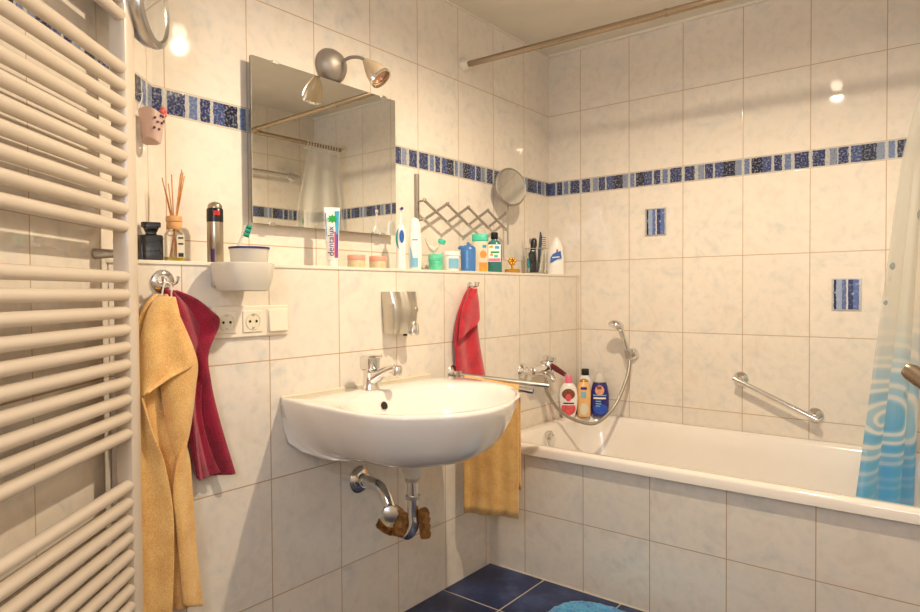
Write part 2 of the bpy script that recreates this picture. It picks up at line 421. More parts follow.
def tube(bm, P, r, n=14, k=0):
    """swept tube; r a number or a list"""
    if k: 
        rl = r
        P2 = smooth_path(P, k)
        if isinstance(rl, (list, tuple)):
            r = []
            for i in range(len(P2)):
                t = i/k; a = min(int(t), len(rl)-1); b = min(a+1, len(rl)-1); r.append(rl[a]+(rl[b]-rl[a])*(t-a))
        P = P2
    P = [Vector(p) for p in P]
    if not isinstance(r, (list, tuple)): r = [r]*len(P)
    T = []
    for i in range(len(P)):
        T.append((P[min(i+1, len(P)-1)]-P[max(i-1, 0)]).normalized())
    up = Vector((0, 0, 1)) if abs(T[0].z) < 0.9 else Vector((1, 0, 0))
    x = T[0].cross(up).normalized(); R = []
    for i, p in enumerate(P):
        x = (x - T[i]*x.dot(T[i])).normalized(); y = T[i].cross(x)
        R.append([p + x*r[i]*cos(2*pi*j/n) + y*r[i]*sin(2*pi*j/n) for j in range(n)])
    return rings(bm, R)

def prism(bm, pts, fn, h):
    """outline pts (a, b) mapped by fn(a, b, depth) and given thickness h"""
    a = [bm.verts.new(fn(p[0], p[1], 0)) for p in pts]; b = [bm.verts.new(fn(p[0], p[1], h)) for p in pts]
    n = len(pts)
    bm.faces.new(a); bm.faces.new(list(reversed(b)))
    for i in range(n):
        j = (i+1) % n; bm.faces.new((a[i], b[i], b[j], a[j]))
    return bm

def sphere(bm, c, rx, ry=None, rz=None, seg=20):
    ry = ry or rx; rz = rz or rx
    return_ = bmesh.ops.create_uvsphere(bm, u_segments=seg, v_segments=seg//2, radius=1)
    for v in return_['verts']:
        v.co = Vector((c[0]+v.co.x*rx, c[1]+v.co.y*ry, c[2]+v.co.z*rz))
    return bm

def text_mesh(body, size, depth, material, name, parent, M):
    cu = bpy.data.curves.new('lettering', 'FONT'); cu.body = body; cu.size = size; cu.extrude = depth
    cu.align_x = 'CENTER'; cu.align_y = 'CENTER'
    t = bpy.data.objects.new('lettering_tmp', cu); COL.objects.link(t)
    bpy.context.view_layer.update()
    me = bpy.data.meshes.new_from_object(t.evaluated_get(bpy.context.evaluated_depsgraph_get()))
    bpy.data.objects.remove(t, do_unlink=True)
    me.transform(M); me.materials.clear(); me.materials.append(material)
    o = bpy.data.objects.new(name, me); COL.objects.link(o); o.parent = parent
    return o

def struct(name, bm, m, **kw):
    return link(name, bm, m, kind='structure', **kw)

def face_cam(x, y):
    dx, dy = CAM.x-x, CAM.y-y
    return atan2(dx, -dy)

# ------------------------------------------------------------------ the room
D = 0.169; LEDGE = 1.172; XE = 1.90; YD = -3.35; TY = -0.7476
t_c = (YD - C0.y)/CDIR.y; CEND = C0 + CDIR*t_c
struct('wall_left', box(B(), -0.10, 0, -2.012, 0.0, 0, CEIL), M_A, smooth=False)
b_ = B(); prism(b_, [(0.0, -2.008), (0.0, 0.0), (D, 0.0), (D, -2.008 - D*0.753/0.657)], lambda a, c, h: (a, c, h), LEDGE)
struct('wall_left_ledge', b_, M_P, smooth=False, bevel=0.002)
b_ = B(); prism(b_, [(0.0, -2.0095), (0.0, -0.001), (D+0.004, -0.001), (D+0.004, -2.0095 - (D+0.004)*0.753/0.657)], lambda a, c, h: (a, c, LEDGE-0.009+h), 0.0095)
struct('trim_4', b_, M_TRIM, smooth=False, bevel=0.0015)
struct('wall_back', box(B(), -0.10, XE+0.1, 0, 0.10, 0, CEIL), M_B, smooth=False)
struct('wall_right', box(B(), XE, XE+0.10, YD, 0, 0, CEIL), M_E, smooth=False)
b_ = B(); obox(b_, C0 + CDIR*(t_c/2) - CN*0.05, CDIR, CN, t_c/2+0.03, 0.05, 0, CEIL)
struct('wall_diagonal', b_, M_C, smooth=False)
# front wall behind the camera, with a window opening
WX0, WX1, WZ0, WZ1 = 1.24, 1.80, 1.28, 2.02
b_ = B()
box(b_, CEND.x-0.05, WX0, YD-0.1, YD, 0, CEIL); box(b_, WX1, XE+0.1, YD-0.1, YD, 0, CEIL)
box(b_, WX0, WX1, YD-0.1, YD, 0, WZ0); box(b_, WX0, WX1, YD-0.1, YD, WZ1, CEIL)
struct('wall_front', b_, M_E, smooth=False)
wf = B()
for a in ((WX0, WX0+0.04, WZ0, WZ1), (WX1-0.04, WX1, WZ0, WZ1), (WX0, WX1, WZ0, WZ0+0.04), (WX0, WX1, WZ1-0.04, WZ1), (1.505, 1.535, WZ0, WZ1)):
    box(wf, a[0], a[1], YD-0.07, YD-0.02, a[2], a[3])
win = struct('window_1', wf, M_DOOR, smooth=False)
link('pane', box(B(), WX0+0.02, WX1-0.02, YD-0.055, YD-0.05, WZ0+0.02, WZ1-0.02), window_mat(), win, smooth=False)
struct('floor', box(B(), -0.1, XE+0.1, YD-0.1, 0.1, -0.08, 0), M_FL, smooth=False)
struct('ceiling', box(B(), -0.1, XE+0.1, YD-0.1, 0.1, CEIL, CEIL+0.08), M_CEIL, smooth=False)
struct('trim_1', box(B(), 0.0, XE, -0.012, 0.0, CEIL-0.012, CEIL), M_TRIM, smooth=False)
struct('trim_2', box(B(), 0.0, 0.006, -2.0, -0.012, CEIL-0.006, CEIL), M_TRIM, smooth=False)
struct('wall_bath_panel', box(B(), D, XE, TY, TY+0.03, 0, 0.4675), M_T, smooth=False)
# silicone seam where the bath panel meets floor
struct('trim_3', box(B(), D, XE, TY-0.003, TY, 0, 0.003), M_BEIGE, smooth=False)

# ------------------------------------------------------------------ decor inserts in the back wall
def insert_mat():
    m, nt, b = newmat('blue_insert'); L = nt.links.new
    tc = N(nt, 'ShaderNodeTexCoord').outputs['Object']
    sx = N(nt, 'ShaderNodeSeparateXYZ'); L(tc, sx.inputs[0])
    nz = N(nt, 'ShaderNodeTexNoise'); nz.inputs['Scale'].default_value = 70; nz.inputs['Detail'].default_value = 4; L(tc, nz.inputs['Vector'])
    f = MATH(nt, 'ADD', MATH(nt, 'DIVIDE', sx.outputs[0], 0.092), 0.5)
    f = MATH(nt, 'ADD', f, MATH(nt, 'MULTIPLY', MATH(nt, 'SUBTRACT', nz.outputs[0], 0.5), 0.09))
    c = RAMP(nt, f, [(0, srgb(200, 198, 190)), (0.04, srgb(38, 42, 72)), (0.13, srgb(150, 165, 195)), (0.34, srgb(92, 110, 160)), (0.5, srgb(205, 205, 205)), (0.56, srgb(48, 60, 110)), (0.74, srgb(92, 112, 168)), (0.95, srgb(190, 185, 175))], 'CONSTANT')
    c = MIX(nt, RAMP(nt, nz.outputs[0], [(0.55, (0, 0, 0, 1)), (0.7, (0.5, 0.5, 0.5, 1))]), c, srgb(185, 190, 205))
    L(c, b.inputs['Base Color']); b.inputs['Roughness'].default_value = 0.15
    bp = N(nt, 'ShaderNodeBump'); bp.inputs['Strength'].default_value = 0.6; bp.inputs['Distance'].default_value = 0.003
    L(nz.outputs[0], bp.inputs['Height']); L(bp.outputs[0], b.inputs['Normal'])
    return m
M_INS = insert_mat()
for x, z, lb in ((0.5545, 1.4027, 'small striped blue decor insert high on the back wall, nearer the corner'),
                 (1.3025, 1.0740, 'small striped blue decor insert lower on the back wall, nearer the curtain')):
    t = thing('decor_tile', lb, 'decor tile', (x, 0, z), 0, 'blue decor inserts in the back wall')
    link('tile_face', box(B(), -0.046, 0.046, -0.003, -0.0005, -0.058, 0.058), M_INS, t, world=False, smooth=False, bevel=0.001)
    b_ = B()
    for a in ((-0.049, -0.045, -0.061, 0.061), (0.045, 0.049, -0.061, 0.061), (-0.045, 0.045, -0.061, -0.057), (-0.045, 0.045, 0.057, 0.061)):
        box(b_, a[0], a[1], -0.004, -0.0005, a[2], a[3])
    link('border', b_, M_CHRD, t, world=False, smooth=False)

# ------------------------------------------------------------------ bathtub
def rrect(x0, x1, y0, y1, r, z, k=8):
    out = []
    for cx, cy, a0 in ((x1-r, y1-r, 0), (x0+r, y1-r, 90), (x0+r, y0+r, 180), (x1-r, y0+r, 270)):
        for i in range(k+1):
            a = radians(a0 + 90*i/k); out.append((cx+r*cos(a), cy+r*sin(a), z))
    return out
X0, X1, Y0, Y1 = D+0.001, XE-0.001, -0.765, -0.002
ZR = 0.507
def ring(l, r, f, b, rad, z): return rrect(X0+l, X1-r, Y0+f, Y1-b, rad, z, 10)
tub = thing('bathtub', 'white enamel bathtub behind a tiled panel along the back wall', 'bathtub', (1.03, -0.38, 0.0))
R = [ring(0.004, 0.004, 0.012, 0.004, 0.01, 0.468), ring(0, 0, 0, 0, 0.012, 0.470), ring(0, 0, 0, 0, 0.012, 0.496), ring(0.003, 0.003, 0.003, 0.003, 0.012, 0.503), ring(0.010, 0.010, 0.010, 0.010, 0.015, ZR),
     ring(0.055, 0.08, 0.040, 0.045, 0.09, ZR), ring(0.063, 0.088, 0.047, 0.053, 0.10, 0.502), ring(0.070, 0.096, 0.054, 0.060, 0.11, 0.488), ring(0.085, 0.125, 0.068, 0.072, 0.12, 0.42),
     ring(0.11, 0.20, 0.085, 0.088, 0.13, 0.28), ring(0.15, 0.31, 0.11, 0.11, 0.14, 0.16), ring(0.20, 0.38, 0.15, 0.15, 0.13, 0.115), ring(0.26, 0.44, 0.20, 0.20, 0.11, 0.105)]
b_ = B(); rings(b_, R, cap0=False, cap1=True)
link('shell', b_, M_ENAM, tub)
ov = link('overflow_knob', lathe(B(), [(0.035, -0.008), (0.038, 0.001), (0.037, 0.009), (0.030, 0.011), (0.027, 0.009), (0.024, 0.020), (0.014, 0.024), (0.0, 0.025)], (0.2535, -0.435, 0.455), (1, 0, 0.12)), M_CHR, tub)

# ------------------------------------------------------------------ washbasin
YC = -1.430
def sink_half(t):   # half width at relative depth t (0 wall .. 1 front)
    pts = [(0, 0.318), (0.12, 0.326), (0.27, 0.333), (0.5, 0.326), (0.62, 0.312), (0.71, 0.290), (0.80, 0.248), (0.87, 0.200), (0.93, 0.145), (0.975, 0.085), (1.0, 0.0)]
    for (a, b), (c, d) in zip(pts[:-1], pts[1:]):
        if t <= c: 
            s = (t-a)/(c-a); return b+(d-b)*s
    return 0
DEPTH = 0.580; SKEW = 0.105
def sink_outline(n=72):
    """closed list of (dx, dy) starting at the wall, right side out to the front and back on the left"""
    pts = []
    ts = [0, .1, .2, .3, .4, .5, .6, .68, .76, .83, .88, .92, .95, .975, .99]
    rt = [(t*DEPTH, sink_half(t)) for t in (0.04, .14, .27, .40, .52, .62, .71, .80, .87, .93, .975)]
    lt = [(x, -y) for x, y in reversed(rt)]
    ctrl = [(0, 0.318)] + rt + [(DEPTH, 0.0)] + lt + [(0, -0.318)]
    P = [(p.x, p.y) for p in smooth_path([(a, b, 0) for a, b in ctrl], 4)]
    P += [(0, -0.318+0.636*i/8) for i in range(1, 8)]
    return [(max(x, 0), y - SKEW*(x/DEPTH)**2) for x, y in P]
OUT = sink_outline()
CX0 = 0.30
def sring(s, z, back=True, sx=None, cx=CX0):
    r = []
    for x, y in OUT:
        xx = cx + (x-cx)*(sx if sx is not None else s); yy = y*s
        if back and x < 0.01: xx = 0.0
        r.append((D+max(xx, 0.0), YC+yy, z))
    return r
def bowl(k, z):
    """inner bowl ring: k=1 bowl edge"""
    r = []
    for x, y in OUT:
        a = atan2(y, x-CX0)
        ex = 0.243 if cos(a) > 0 else 0.172
        ey = 0.285
        rx, ry = ex*cos(a), ey*sin(a)
        r.append((D+0.305+rx*k, YC-0.035+ry*k, z))
    return r
ZB = 0.800
basin = thing('washbasin', 'large white ceramic washbasin mounted on the tiled wall', 'washbasin', (D, YC, ZB))
R = []
for s, sx, z in ((0.10, 0.10, 0.624), (0.34, 0.32, 0.625), (0.54, 0.50, 0.631), (0.70, 0.66, 0.647), (0.81, 0.785, 0.670), (0.89, 0.872, 0.702), (0.945, 0.938, 0.738), (0.982, 0.978, 0.768), (1.0, 1.0, 0.790), (0.998, 0.998, 0.797), (0.985, 0.985, ZB)):
    rr = []
    for x, y in OUT:
        c = 0.26
        xx = c+(x-c)*sx if x > 0.01 else max(0, c - c*min(1, sx*1.25))
        sy = s + (s**0.35 - s)*math.exp(-x/0.10)
        rr.append((D+xx, YC+y*sy, z))
    R.append(rr)
def lerp(a, b, t): return [tuple(p*(1-t)+q*t for p, q in zip(u, v)) for u, v in zip(a, b)]
top = R[-1]; edge = bowl(1.0, ZB-0.006)
R.append(lerp(top, edge, 0.5)); R[-1] = [(x, y, ZB-0.001) for x, y, z in R[-1]]
R += [bowl(1.02, ZB-0.003), bowl(0.985, ZB-0.010), bowl(0.95, ZB-0.03), bowl(0.88, ZB-0.065), bowl(0.76, ZB-0.10), bowl(0.58, ZB-0.128), bowl(0.36, ZB-0.142), bowl(0.12, ZB-0.147)]
b_ = B(); rings(b_, R)
link('bowl', b_, M_CER, basin, autosmooth=False)
link('overflow_hole', lathe(B(), [(0.011, -0.004), (0.012, 0.0015), (0.009, 0.002), (0.0, 0.002)], (D+0.152, YC-0.06, ZB-0.042), (1, 0.1, 0.45)), M_HOLE, basin)
link('drain', lathe(B(), [(0.03, 0.0), (0.032, 0.003), (0.024, 0.005), (0.0, 0.002)], (D+0.305, YC-0.035, ZB-0.148), (0, 0, 1)), M_CHR, basin)
link('silicone_seam', tube(B(), [(D+0.003, YC-0.316, ZB-0.02), (D+0.003, YC-0.316, ZB), (D+0.003, YC+0.316, ZB), (D+0.003, YC+0.316, ZB-0.02)], 0.004), M_BEIGE, basin)

# tap
TX, TYY = D+0.082, -1.480
tap = thing('basin_tap', 'chrome single-lever mixer tap on the back deck of the washbasin', 'tap', (TX, TYY, ZB))
link('body', lathe(B(), [(0.027, -0.003), (0.027, 0.004), (0.0235, 0.010), (0.0225, 0.040), (0.024, 0.052), (0.020, 0.058), (0.0, 0.059)], (TX, TYY, ZB), (0.06, 0, 1)), M_CHR, tap)
link('spout', tube(B(), [(TX+0.004, TYY, ZB+0.026), (TX+0.030, TYY+0.008, ZB+0.042), (TX+0.062, TYY+0.018, ZB+0.060), (TX+0.082, TYY+0.024, ZB+0.066)], [0.021, 0.018, 0.0135, 0.0125], 20, 6), M_CHR, tap)
link('aerator', lathe(B(), [(0.0125, 0.014), (0.0150, 0.010), (0.0150, -0.014), (0.0125, -0.016), (0, -0.013)], (TX+0.088, TYY+0.026, ZB+0.060), (0.10, 0.03, 1)), M_CHR, tap)
lv = B(); loft(lv, [(ZB+0.056, 0.020, 0.018), (ZB+0.062, 0.026, 0.023), (ZB+0.096, 0.027, 0.024), (ZB+0.103, 0.022, 0.019)], 28, 4.5, TX-0.002, TYY)
link('handle', lv, M_CHR, tap, bevel=0.001)
lv = B(); tube(lv, [(TX+0.015, TYY+0.003, ZB+0.097), (TX+0.040, TYY+0.010, ZB+0.101)], [0.007, 0.005], 12)
link('lever', lv, M_CHR, tap)

# waste trap under the basin
trap = thing('drain_trap', 'chrome waste pipe and corroded trap under the washbasin', 'drain trap', (D, -1.47, 0.505))
PX, PY = 0.40, -1.455
link('wall_flange', lathe(B(), [(0.040, 0.0), (0.042, 0.004), (0.036, 0.010), (0.022, 0.014), (0.022, 0.03)], (D+0.001, -1.455, 0.503), (1, 0, 0)), M_CHR, trap)
link('wall_pipe', tube(B(), [(D+0.01, -1.455, 0.503), (D+0.07, -1.457, 0.503), (D+0.115, -1.462, 0.488), (D+0.142, -1.466, 0.453), (D+0.150, -1.468, 0.435)], 0.0185, 18, 6), M_CHR, trap)
link('tail_pipe', tube(B(), [(PX, PY, 0.60), (PX, PY, 0.43)], 0.0165, 20), M_CHR, trap)
link('waste_cup', lathe(B(), [(0.034, 0.077), (0.033, 0.070), (0.030, 0.02), (0.024, 0.006), (0.020, 0.0)], (PX, PY, 0.548)), M_WPL, trap)
for z in (0.543, 0.492):
    link('collar', lathe(B(), [(0.0165, -0.006), (0.022, -0.005), (0.022, 0.005), (0.0165, 0.006)], (PX, PY, z)), M_CHRD, trap)
link('trap_bend', tube(B(), [(PX, PY, 0.435), (PX, PY, 0.405), (PX-0.02, PY-0.002, 0.378), (PX-0.05, PY-0.004, 0.382), (PX-0.075, PY-0.005, 0.412), (PX-0.08, PY-0.005, 0.435)], 0.017, 18, 6), M_CHR, trap)
def knurl(name, c, axis, r, h):
    bm = B(); a = Vector(axis).normalized(); prof = []
    for i in range(9):
        prof.append((r*(1.0 if i % 2 else 0.86), -h/2 + h*i/8))
    lathe(bm, prof, c, a, 18)
    for v in bm.verts:
        v.co += Vector((random.uniform(-1, 1), random.uniform(-1, 1), random.uniform(-1, 1)))*0.0018
    return link(name, bm, M_BRASS, trap)
link('trap_sleeve', lathe(B(), [(0.018, -0.040), (0.025, -0.036), (0.025, 0.036), (0.018, 0.040)], (0.324, -1.474, 0.415), (0.40, 0.45, 1), 14), M_SAND, trap)
knurl('trap_nut', (0.316, -1.484, 0.392), (0.35, 0.45, 1), 0.031, 0.022)
knurl('trap_nut', (0.334, -1.463, 0.440), (0.35, 0.45, 1), 0.030, 0.020)
knurl('trap_nut', (0.362, -1.466, 0.405), (0.1, 0.4, 1), 0.022, 0.07)
knurl('trap_nut', (0.430, -1.438, 0.415), (0.05, -0.15, 1), 0.017, 0.085)
link('valve_body', lathe(B(), [(0.012, -0.02), (0.024, -0.016), (0.024, 0.016), (0.012, 0.02)], (0.335, -1.485, 0.438), (1, -0.8, 0.2), 8), M_CHRD, trap)

# soap dispenser
sd = thing('soap_dispenser', 'brushed steel soap dispenser on the wall above the washbasin', 'soap dispenser', (D, -1.30, 0.955))
R = []
for i in range(17):
    t = i/16; z = 0.957+0.138*t
    x_ = 0.058 + 0.016*sin(pi*t*0.9) - 0.004*t
    wy = 0.051 + 0.009*t
    ring_ = []
    for j in range(25):
        a = -1+2*j/24
        bulge = x_*(1-0.32*abs(a)**3) + 0.006*cos(a*7)
        ring_.append((D+bulge, -1.293+a*wy, z))
    ring_ += [(D+0.001, -1.293+wy*0.97, z), (D+0.001, -1.293-wy*0.97, z)]
    R.append(ring_)
b_ = B(); rings(b_, R); link('housing', b_, M_STEEL, sd)
link('lock_button', lathe(B(), [(0.009, 0), (0.009, 0.004), (0.006, 0.006), (0, 0.005)], (D+0.060, -1.250, 1.035), (1, -0.1, 0), 16), M_CHRD, sd)
b_ = B(); loft(b_, [(0.950, 0.010, 0.014), (0.957, 0.014, 0.019), (0.985, 0.013, 0.016), (0.995, 0.007, 0.008)], 16, 2.5, D+0.058, -1.257); link('push_lever', b_, M_CHR, sd)
link('nozzle', lathe(B(), [(0.007, 0), (0.007, -0.008), (0, -0.009)], (D+0.045, -1.285, 0.957)), M_DK, sd)

# ------------------------------------------------------------------ socket and switch block
so = thing('wall_socket_block', 'cream double power socket with light switch on the tiled wall below the cup holder', 'socket', (D, -1.838, 1.018))
SY0, SY1 = -1.956, -1.722; G = (SY1-SY0)/3
for k in (0, 1, 2):
    pass
link('frame', box(B(), D, D+0.009, SY0, SY1, 0.976, 1.060), M_SOCK, so, bevel=0.004)
for k in (0, 1):
    yc = SY0+G*(k+0.5)
    pl = link('socket_plate', box(B(), D+0.006, D+0.0125, yc-0.030, yc+0.030, 0.989, 1.047), M_SOCK, so, bevel=0.002)
    link('socket_well', lathe(B(), [(0.0225, 0.0002), (0.0225, 0.0016), (0.0208, 0.0018), (0.0200, 0.0006), (0.0, 0.0006)], (D+0.0125, yc, 1.018), (1, 0, 0)), M_BEIGE, pl)
    for dz, rr2 in ((-0.0, 0.0036), ):
        for dy in (-0.010, 0.010):
            link('pin_hole', lathe(B(), [(rr2, 0.0008), (rr2, 0.0013), (0, 0.0013)], (D+0.0125, yc+dy, 1.018), (1, 0, 0), 12), M_HOLE, pl)
    for s in (-1, 1):
        link('earth_clip', box(B(), D+0.0118, D+0.0145, yc-0.0035, yc+0.0035, 1.018+s*0.017-0.0018, 1.018+s*0.017+0.0018), M_CHRD, pl, smooth=False)
yc = SY0+G*2.5
link('switch_surround', box(B(), D+0.006, D+0.0115, yc-0.033, yc+0.033, 0.986, 1.050), M_SOCK, so, bevel=0.002)
b_ = B(); prism(b_, [(0.989, 0.0115), (0.989, 0.0195), (0.995, 0.019), (1.047, 0.0135), (1.047, 0.0115)], lambda z, x, h: (D+x, yc-0.029+h, z), 0.058)
link('switch_rocker', b_, M_SOCK, so, smooth=False, bevel=0.001)

# ------------------------------------------------------------------ cup holder with cup
ho = thing('cup_holder', 'translucent white plastic bowl-shaped holder on the wall above the socket', 'holder', (D, -1.900, 1.10))
HY = -1.903
b_ = B()
loft(b_, [(1.098, 0.044, 0.050), (1.101, 0.052, 0.058), (1.130, 0.060, 0.067), (1.158, 0.064, 0.071), (1.168, 0.063, 0.070), (1.170, 0.060, 0.067), (1.160, 0.057, 0.064), (1.12, 0.052, 0.058), (1.112, 0.02, 0.03)], 40, 3.2, D+0.066, HY)
link('bowl', b_, M_FROST, ho)
link('wall_bracket', box(B(), D+0.001, D+0.012, HY-0.05, HY+0.05, 1.11, 1.165), M_FROST, ho, bevel=0.003)
cu = thing('tumbler', 'frosted tumbler with a dark blue rim standing in the white holder', 'tumbler', (D+0.075, -1.877, 1.118))
b_ = B(); lathe(b_, [(0.036, 0.0), (0.040, 0.004), (0.049, 0.090), (0.0455, 0.090), (0.036, 0.008), (0.0, 0.008)], (D+0.07, -1.886, 1.116), cap=False); link('body', b_, M_FROST, cu)
link('rim', lathe(B(), [(0.0455, 0), (0.0505, 0), (0.0508, 0.005), (0.0455, 0.005), (0.0455, 0)], (D+0.07, -1.886, 1.205), n=40, cap=False), M_NAVY, cu)
tb = thing('toothbrush', 'toothbrush with green bristles standing in the blue-rimmed tumbler', 'toothbrush', (D+0.06, -1.90, 1.13))
link('handle', tube(B(), [(D+0.06, -1.930, 1.130), (D+0.062, -1.915, 1.20), (D+0.063, -1.903, 1.235), (D+0.064, -1.892, 1.266)], [0.005, 0.0045, 0.003, 0.005], 10, 4), M_FROST, tb)
b_ = B()
for k in range(3):
    q = Vector((D+0.067, -1.8985+0.0035*k, 1.242+0.0105*k)); lathe(b_, [(0.0052, 0.0), (0.0056, 0.013), (0, 0.0132)], q, (0.55, 0.75, -0.25), 10)
link('bristles', b_, M_MINT if False else mat('green_bristle', srgb(30, 150, 120), 0.5), tb)

# ------------------------------------------------------------------ mirror
mi = thing('wall_mirror', 'large frameless rectangular mirror on the wall above the ledge', 'mirror', (0, -1.435, 1.297))
MY0, MY1, MZ0, MZ1, MXF = -1.737, -1.139, 1.299, 1.787, 0.035
b_ = B(); box(b_, MXF-0.0015, MXF, MY0, MY1, MZ0, MZ1); link('glass', b_, M_MIRR, mi, smooth=False)
link('back_board', box(B(), MXF-0.010, MXF-0.0016, MY0+0.001, MY1-0.001, MZ0+0.001, MZ1-0.001), mat('mirror_back', srgb(120, 115, 100), 0.6), mi, smooth=False)
link('spacer', box(B(), 0.0005, MXF-0.0105, MY0+0.04, MY1-0.04, MZ0+0.05, MZ1-0.02), M_WOOD, mi, smooth=False)
for y, z, s in ((-1.654, MZ1, 1), (-1.200, MZ1, 1), (-1.672, MZ0, -1), (-1.21, MZ0, -1)):
    b_ = B(); box(b_, MXF-0.012, MXF+0.004, y-0.011, y+0.011, z-(0.006 if s > 0 else 0.003), z+(0.003 if s > 0 else 0.006)); link('clip', b_, M_CHRD, mi, bevel=0.001)

# sconce
sc = thing('wall_sconce', 'satin nickel spot lamp on the wall above the mirror, head turned right', 'wall lamp', (0, -1.425, 1.835))
link('base', lathe(B(), [(0.058, 0.0), (0.060, 0.006), (0.056, 0.020), (0.044, 0.038), (0.026, 0.050), (0.0, 0.054)], (0.001, -1.415, 1.842), (1, 0, 0.0), 40), M_NICK, sc)
link('screw', lathe(B(), [(0.004, 0), (0.004, 0.004), (0, 0.005)], (0.036, -1.452, 1.855), (1, -0.4, 0.2), 10), M_CHR, sc)
link('arm', tube(B(), [(0.05, -1.405, 1.850), (0.085, -1.402, 1.858), (0.125, -1.400, 1.851), (0.150, -1.397, 1.838), (0.158, -1.394, 1.822)], 0.0055, 12, 6), M_NICK, sc)
hd = Vector((0.155, -1.398, 1.834)); hx = Vector((0.62, 0.22, -0.75)).normalized()
head = link('lamp_head', lathe(B(), [(0.0, -0.004), (0.010, 0.0), (0.015, 0.012), (0.024, 0.03), (0.031, 0.05), (0.0345, 0.068), (0.035, 0.082), (0.032, 0.083), (0.031, 0.070), (0.0, 0.062)], hd, hx, 32, cap=False), M_SHADE, sc)
link('bezel', lathe(B(), [(0.0315, 0.078), (0.0362, 0.078), (0.0362, 0.086), (0.0315, 0.086), (0.0315, 0.078)], hd, hx, 32, cap=False), M_CHR, head)
link('bulb', lathe(B(), [(0.0305, 0.072), (0.022, 0.076), (0.010, 0.078), (0, 0.078)], hd, hx, 24, cap=False), M_REFL, head)

# ------------------------------------------------------------------ extending shaving mirror
sm_ = thing('extending_mirror', 'round shaving mirror on a zigzag scissor arm above the ledge', 'shaving mirror', (0, -1.0, 1.36))
link('mounting_bar', box(B(), 0.001, 0.016, -1.004, -0.989, 1.352, 1.546), M_NICK, sm_, bevel=0.003)
ZU, ZL = 1.432, 1.372
nodes_top = [(-1.00, ZU), (-0.875, ZU), (-0.735, ZU), (-0.59, ZU), (-0.455, ZU)]
# two families of strips crossing
xs0 = 0.055
P = []
ny = [-1.010, -0.874, -0.740, -0.604, -0.468]
for i in range(4):
    for a, b_z in (((ny[i], ZU+0.008), (ny[i+1], ZL-0.004)), ((ny[i], ZL-0.004), (ny[i+1], ZU+0.008))):
        dx_ = 0.004 if b_z[1] > a[1] else 0.0
        bm = B(); va = Vector((xs0+dx_, a[0], a[1])); vb = Vector((xs0+dx_, b_z[0], b_z[1]))
        dr = (vb-va).normalized(); nn = Vector((0, -dr.z, dr.y))*0.0055
        va -= dr*0.005; vb += dr*0.005
        prism(bm, [(0, 0), (1, 0), (1, 1), (0, 1)], lambda s, q, h: (va + (vb-va)*s + nn*(q*2-1)) + Vector((h, 0, 0)), 0.003)
        link('scissor_bar', bm, M_NICK, sm_, smooth=False)
for i in range(5):
    for z in (ZU+0.008, ZL-0.004): link('rivet', lathe(B(), [(0.006, -0.002), (0.006, 0.010), (0.003, 0.012), (0, 0.012)], (xs0, ny[i], z), (1, 0, 0), 12), M_CHRD, sm_)
for i in range(4): link('rivet', lathe(B(), [(0.005, -0.002), (0.005, 0.010), (0, 0.012)], (xs0, (ny[i]+ny[i+1])/2, (ZU+ZL)/2+0.002), (1, 0, 0), 12), M_CHRD, sm_)
for z in (ZU+0.008, ZL-0.004): link('hinge_pin', tube(B(), [(0.012, -0.997, z), (xs0, -1.0, z)], 0.004, 10), M_NICK, sm_)
link('mirror_stem', tube(B(), [(xs0+0.008, -0.462, 1.300), (xs0+0.010, -0.462, 1.485)], 0.004, 10), M_NICK, sm_)
mc = Vector((0.080, -0.462, 1.553)); mn = Vector((0.94, -0.30, 0.08)).normalized()
link('mirror_rim', lathe(B(), [(0.078, -0.010), (0.084, -0.006), (0.085, 0.004), (0.081, 0.008), (0.077, 0.004), (0.0, 0.003)], mc, mn, 48), M_NICK, sm_)
link('mirror_glass', lathe(B(), [(0.0765, 0.0035), (0.0765, 0.0050), (0, 0.0050)], mc, mn, 48), M_MIRR, sm_)

# round mirror at the upper left, on the diagonal wall
q = C0 + CDIR*0.30
rm = thing('round_wall_mirror', 'round chrome-rimmed mirror high on the diagonal wall beside the radiator', 'mirror', (q.x, q.y, 1.75))
mc = C0 + CDIR*0.225 + CN*0.095 + Vector((0, 0, 1.752)); mn = Vector((0.72, 0.69, 0.02)).normalized()
link('housing', lathe(B(), [(0.03, -0.055), (0.07, -0.048), (0.092, -0.026), (0.098, -0.004), (0.096, 0.006), (0.084, 0.010), (0.080, 0.004), (0, 0.003)], mc, mn, 48), M_CHRD, rm)
link('mirror_glass', lathe(B(), [(0.079, 0.0035), (0.079, 0.005), (0, 0.005)], mc, mn, 48), M_MIRR, rm)
link('wall_bracket', tube(B(), [mc-mn*0.05, mc-mn*0.098], [0.018, 0.022], 20), M_CHRD, rm)

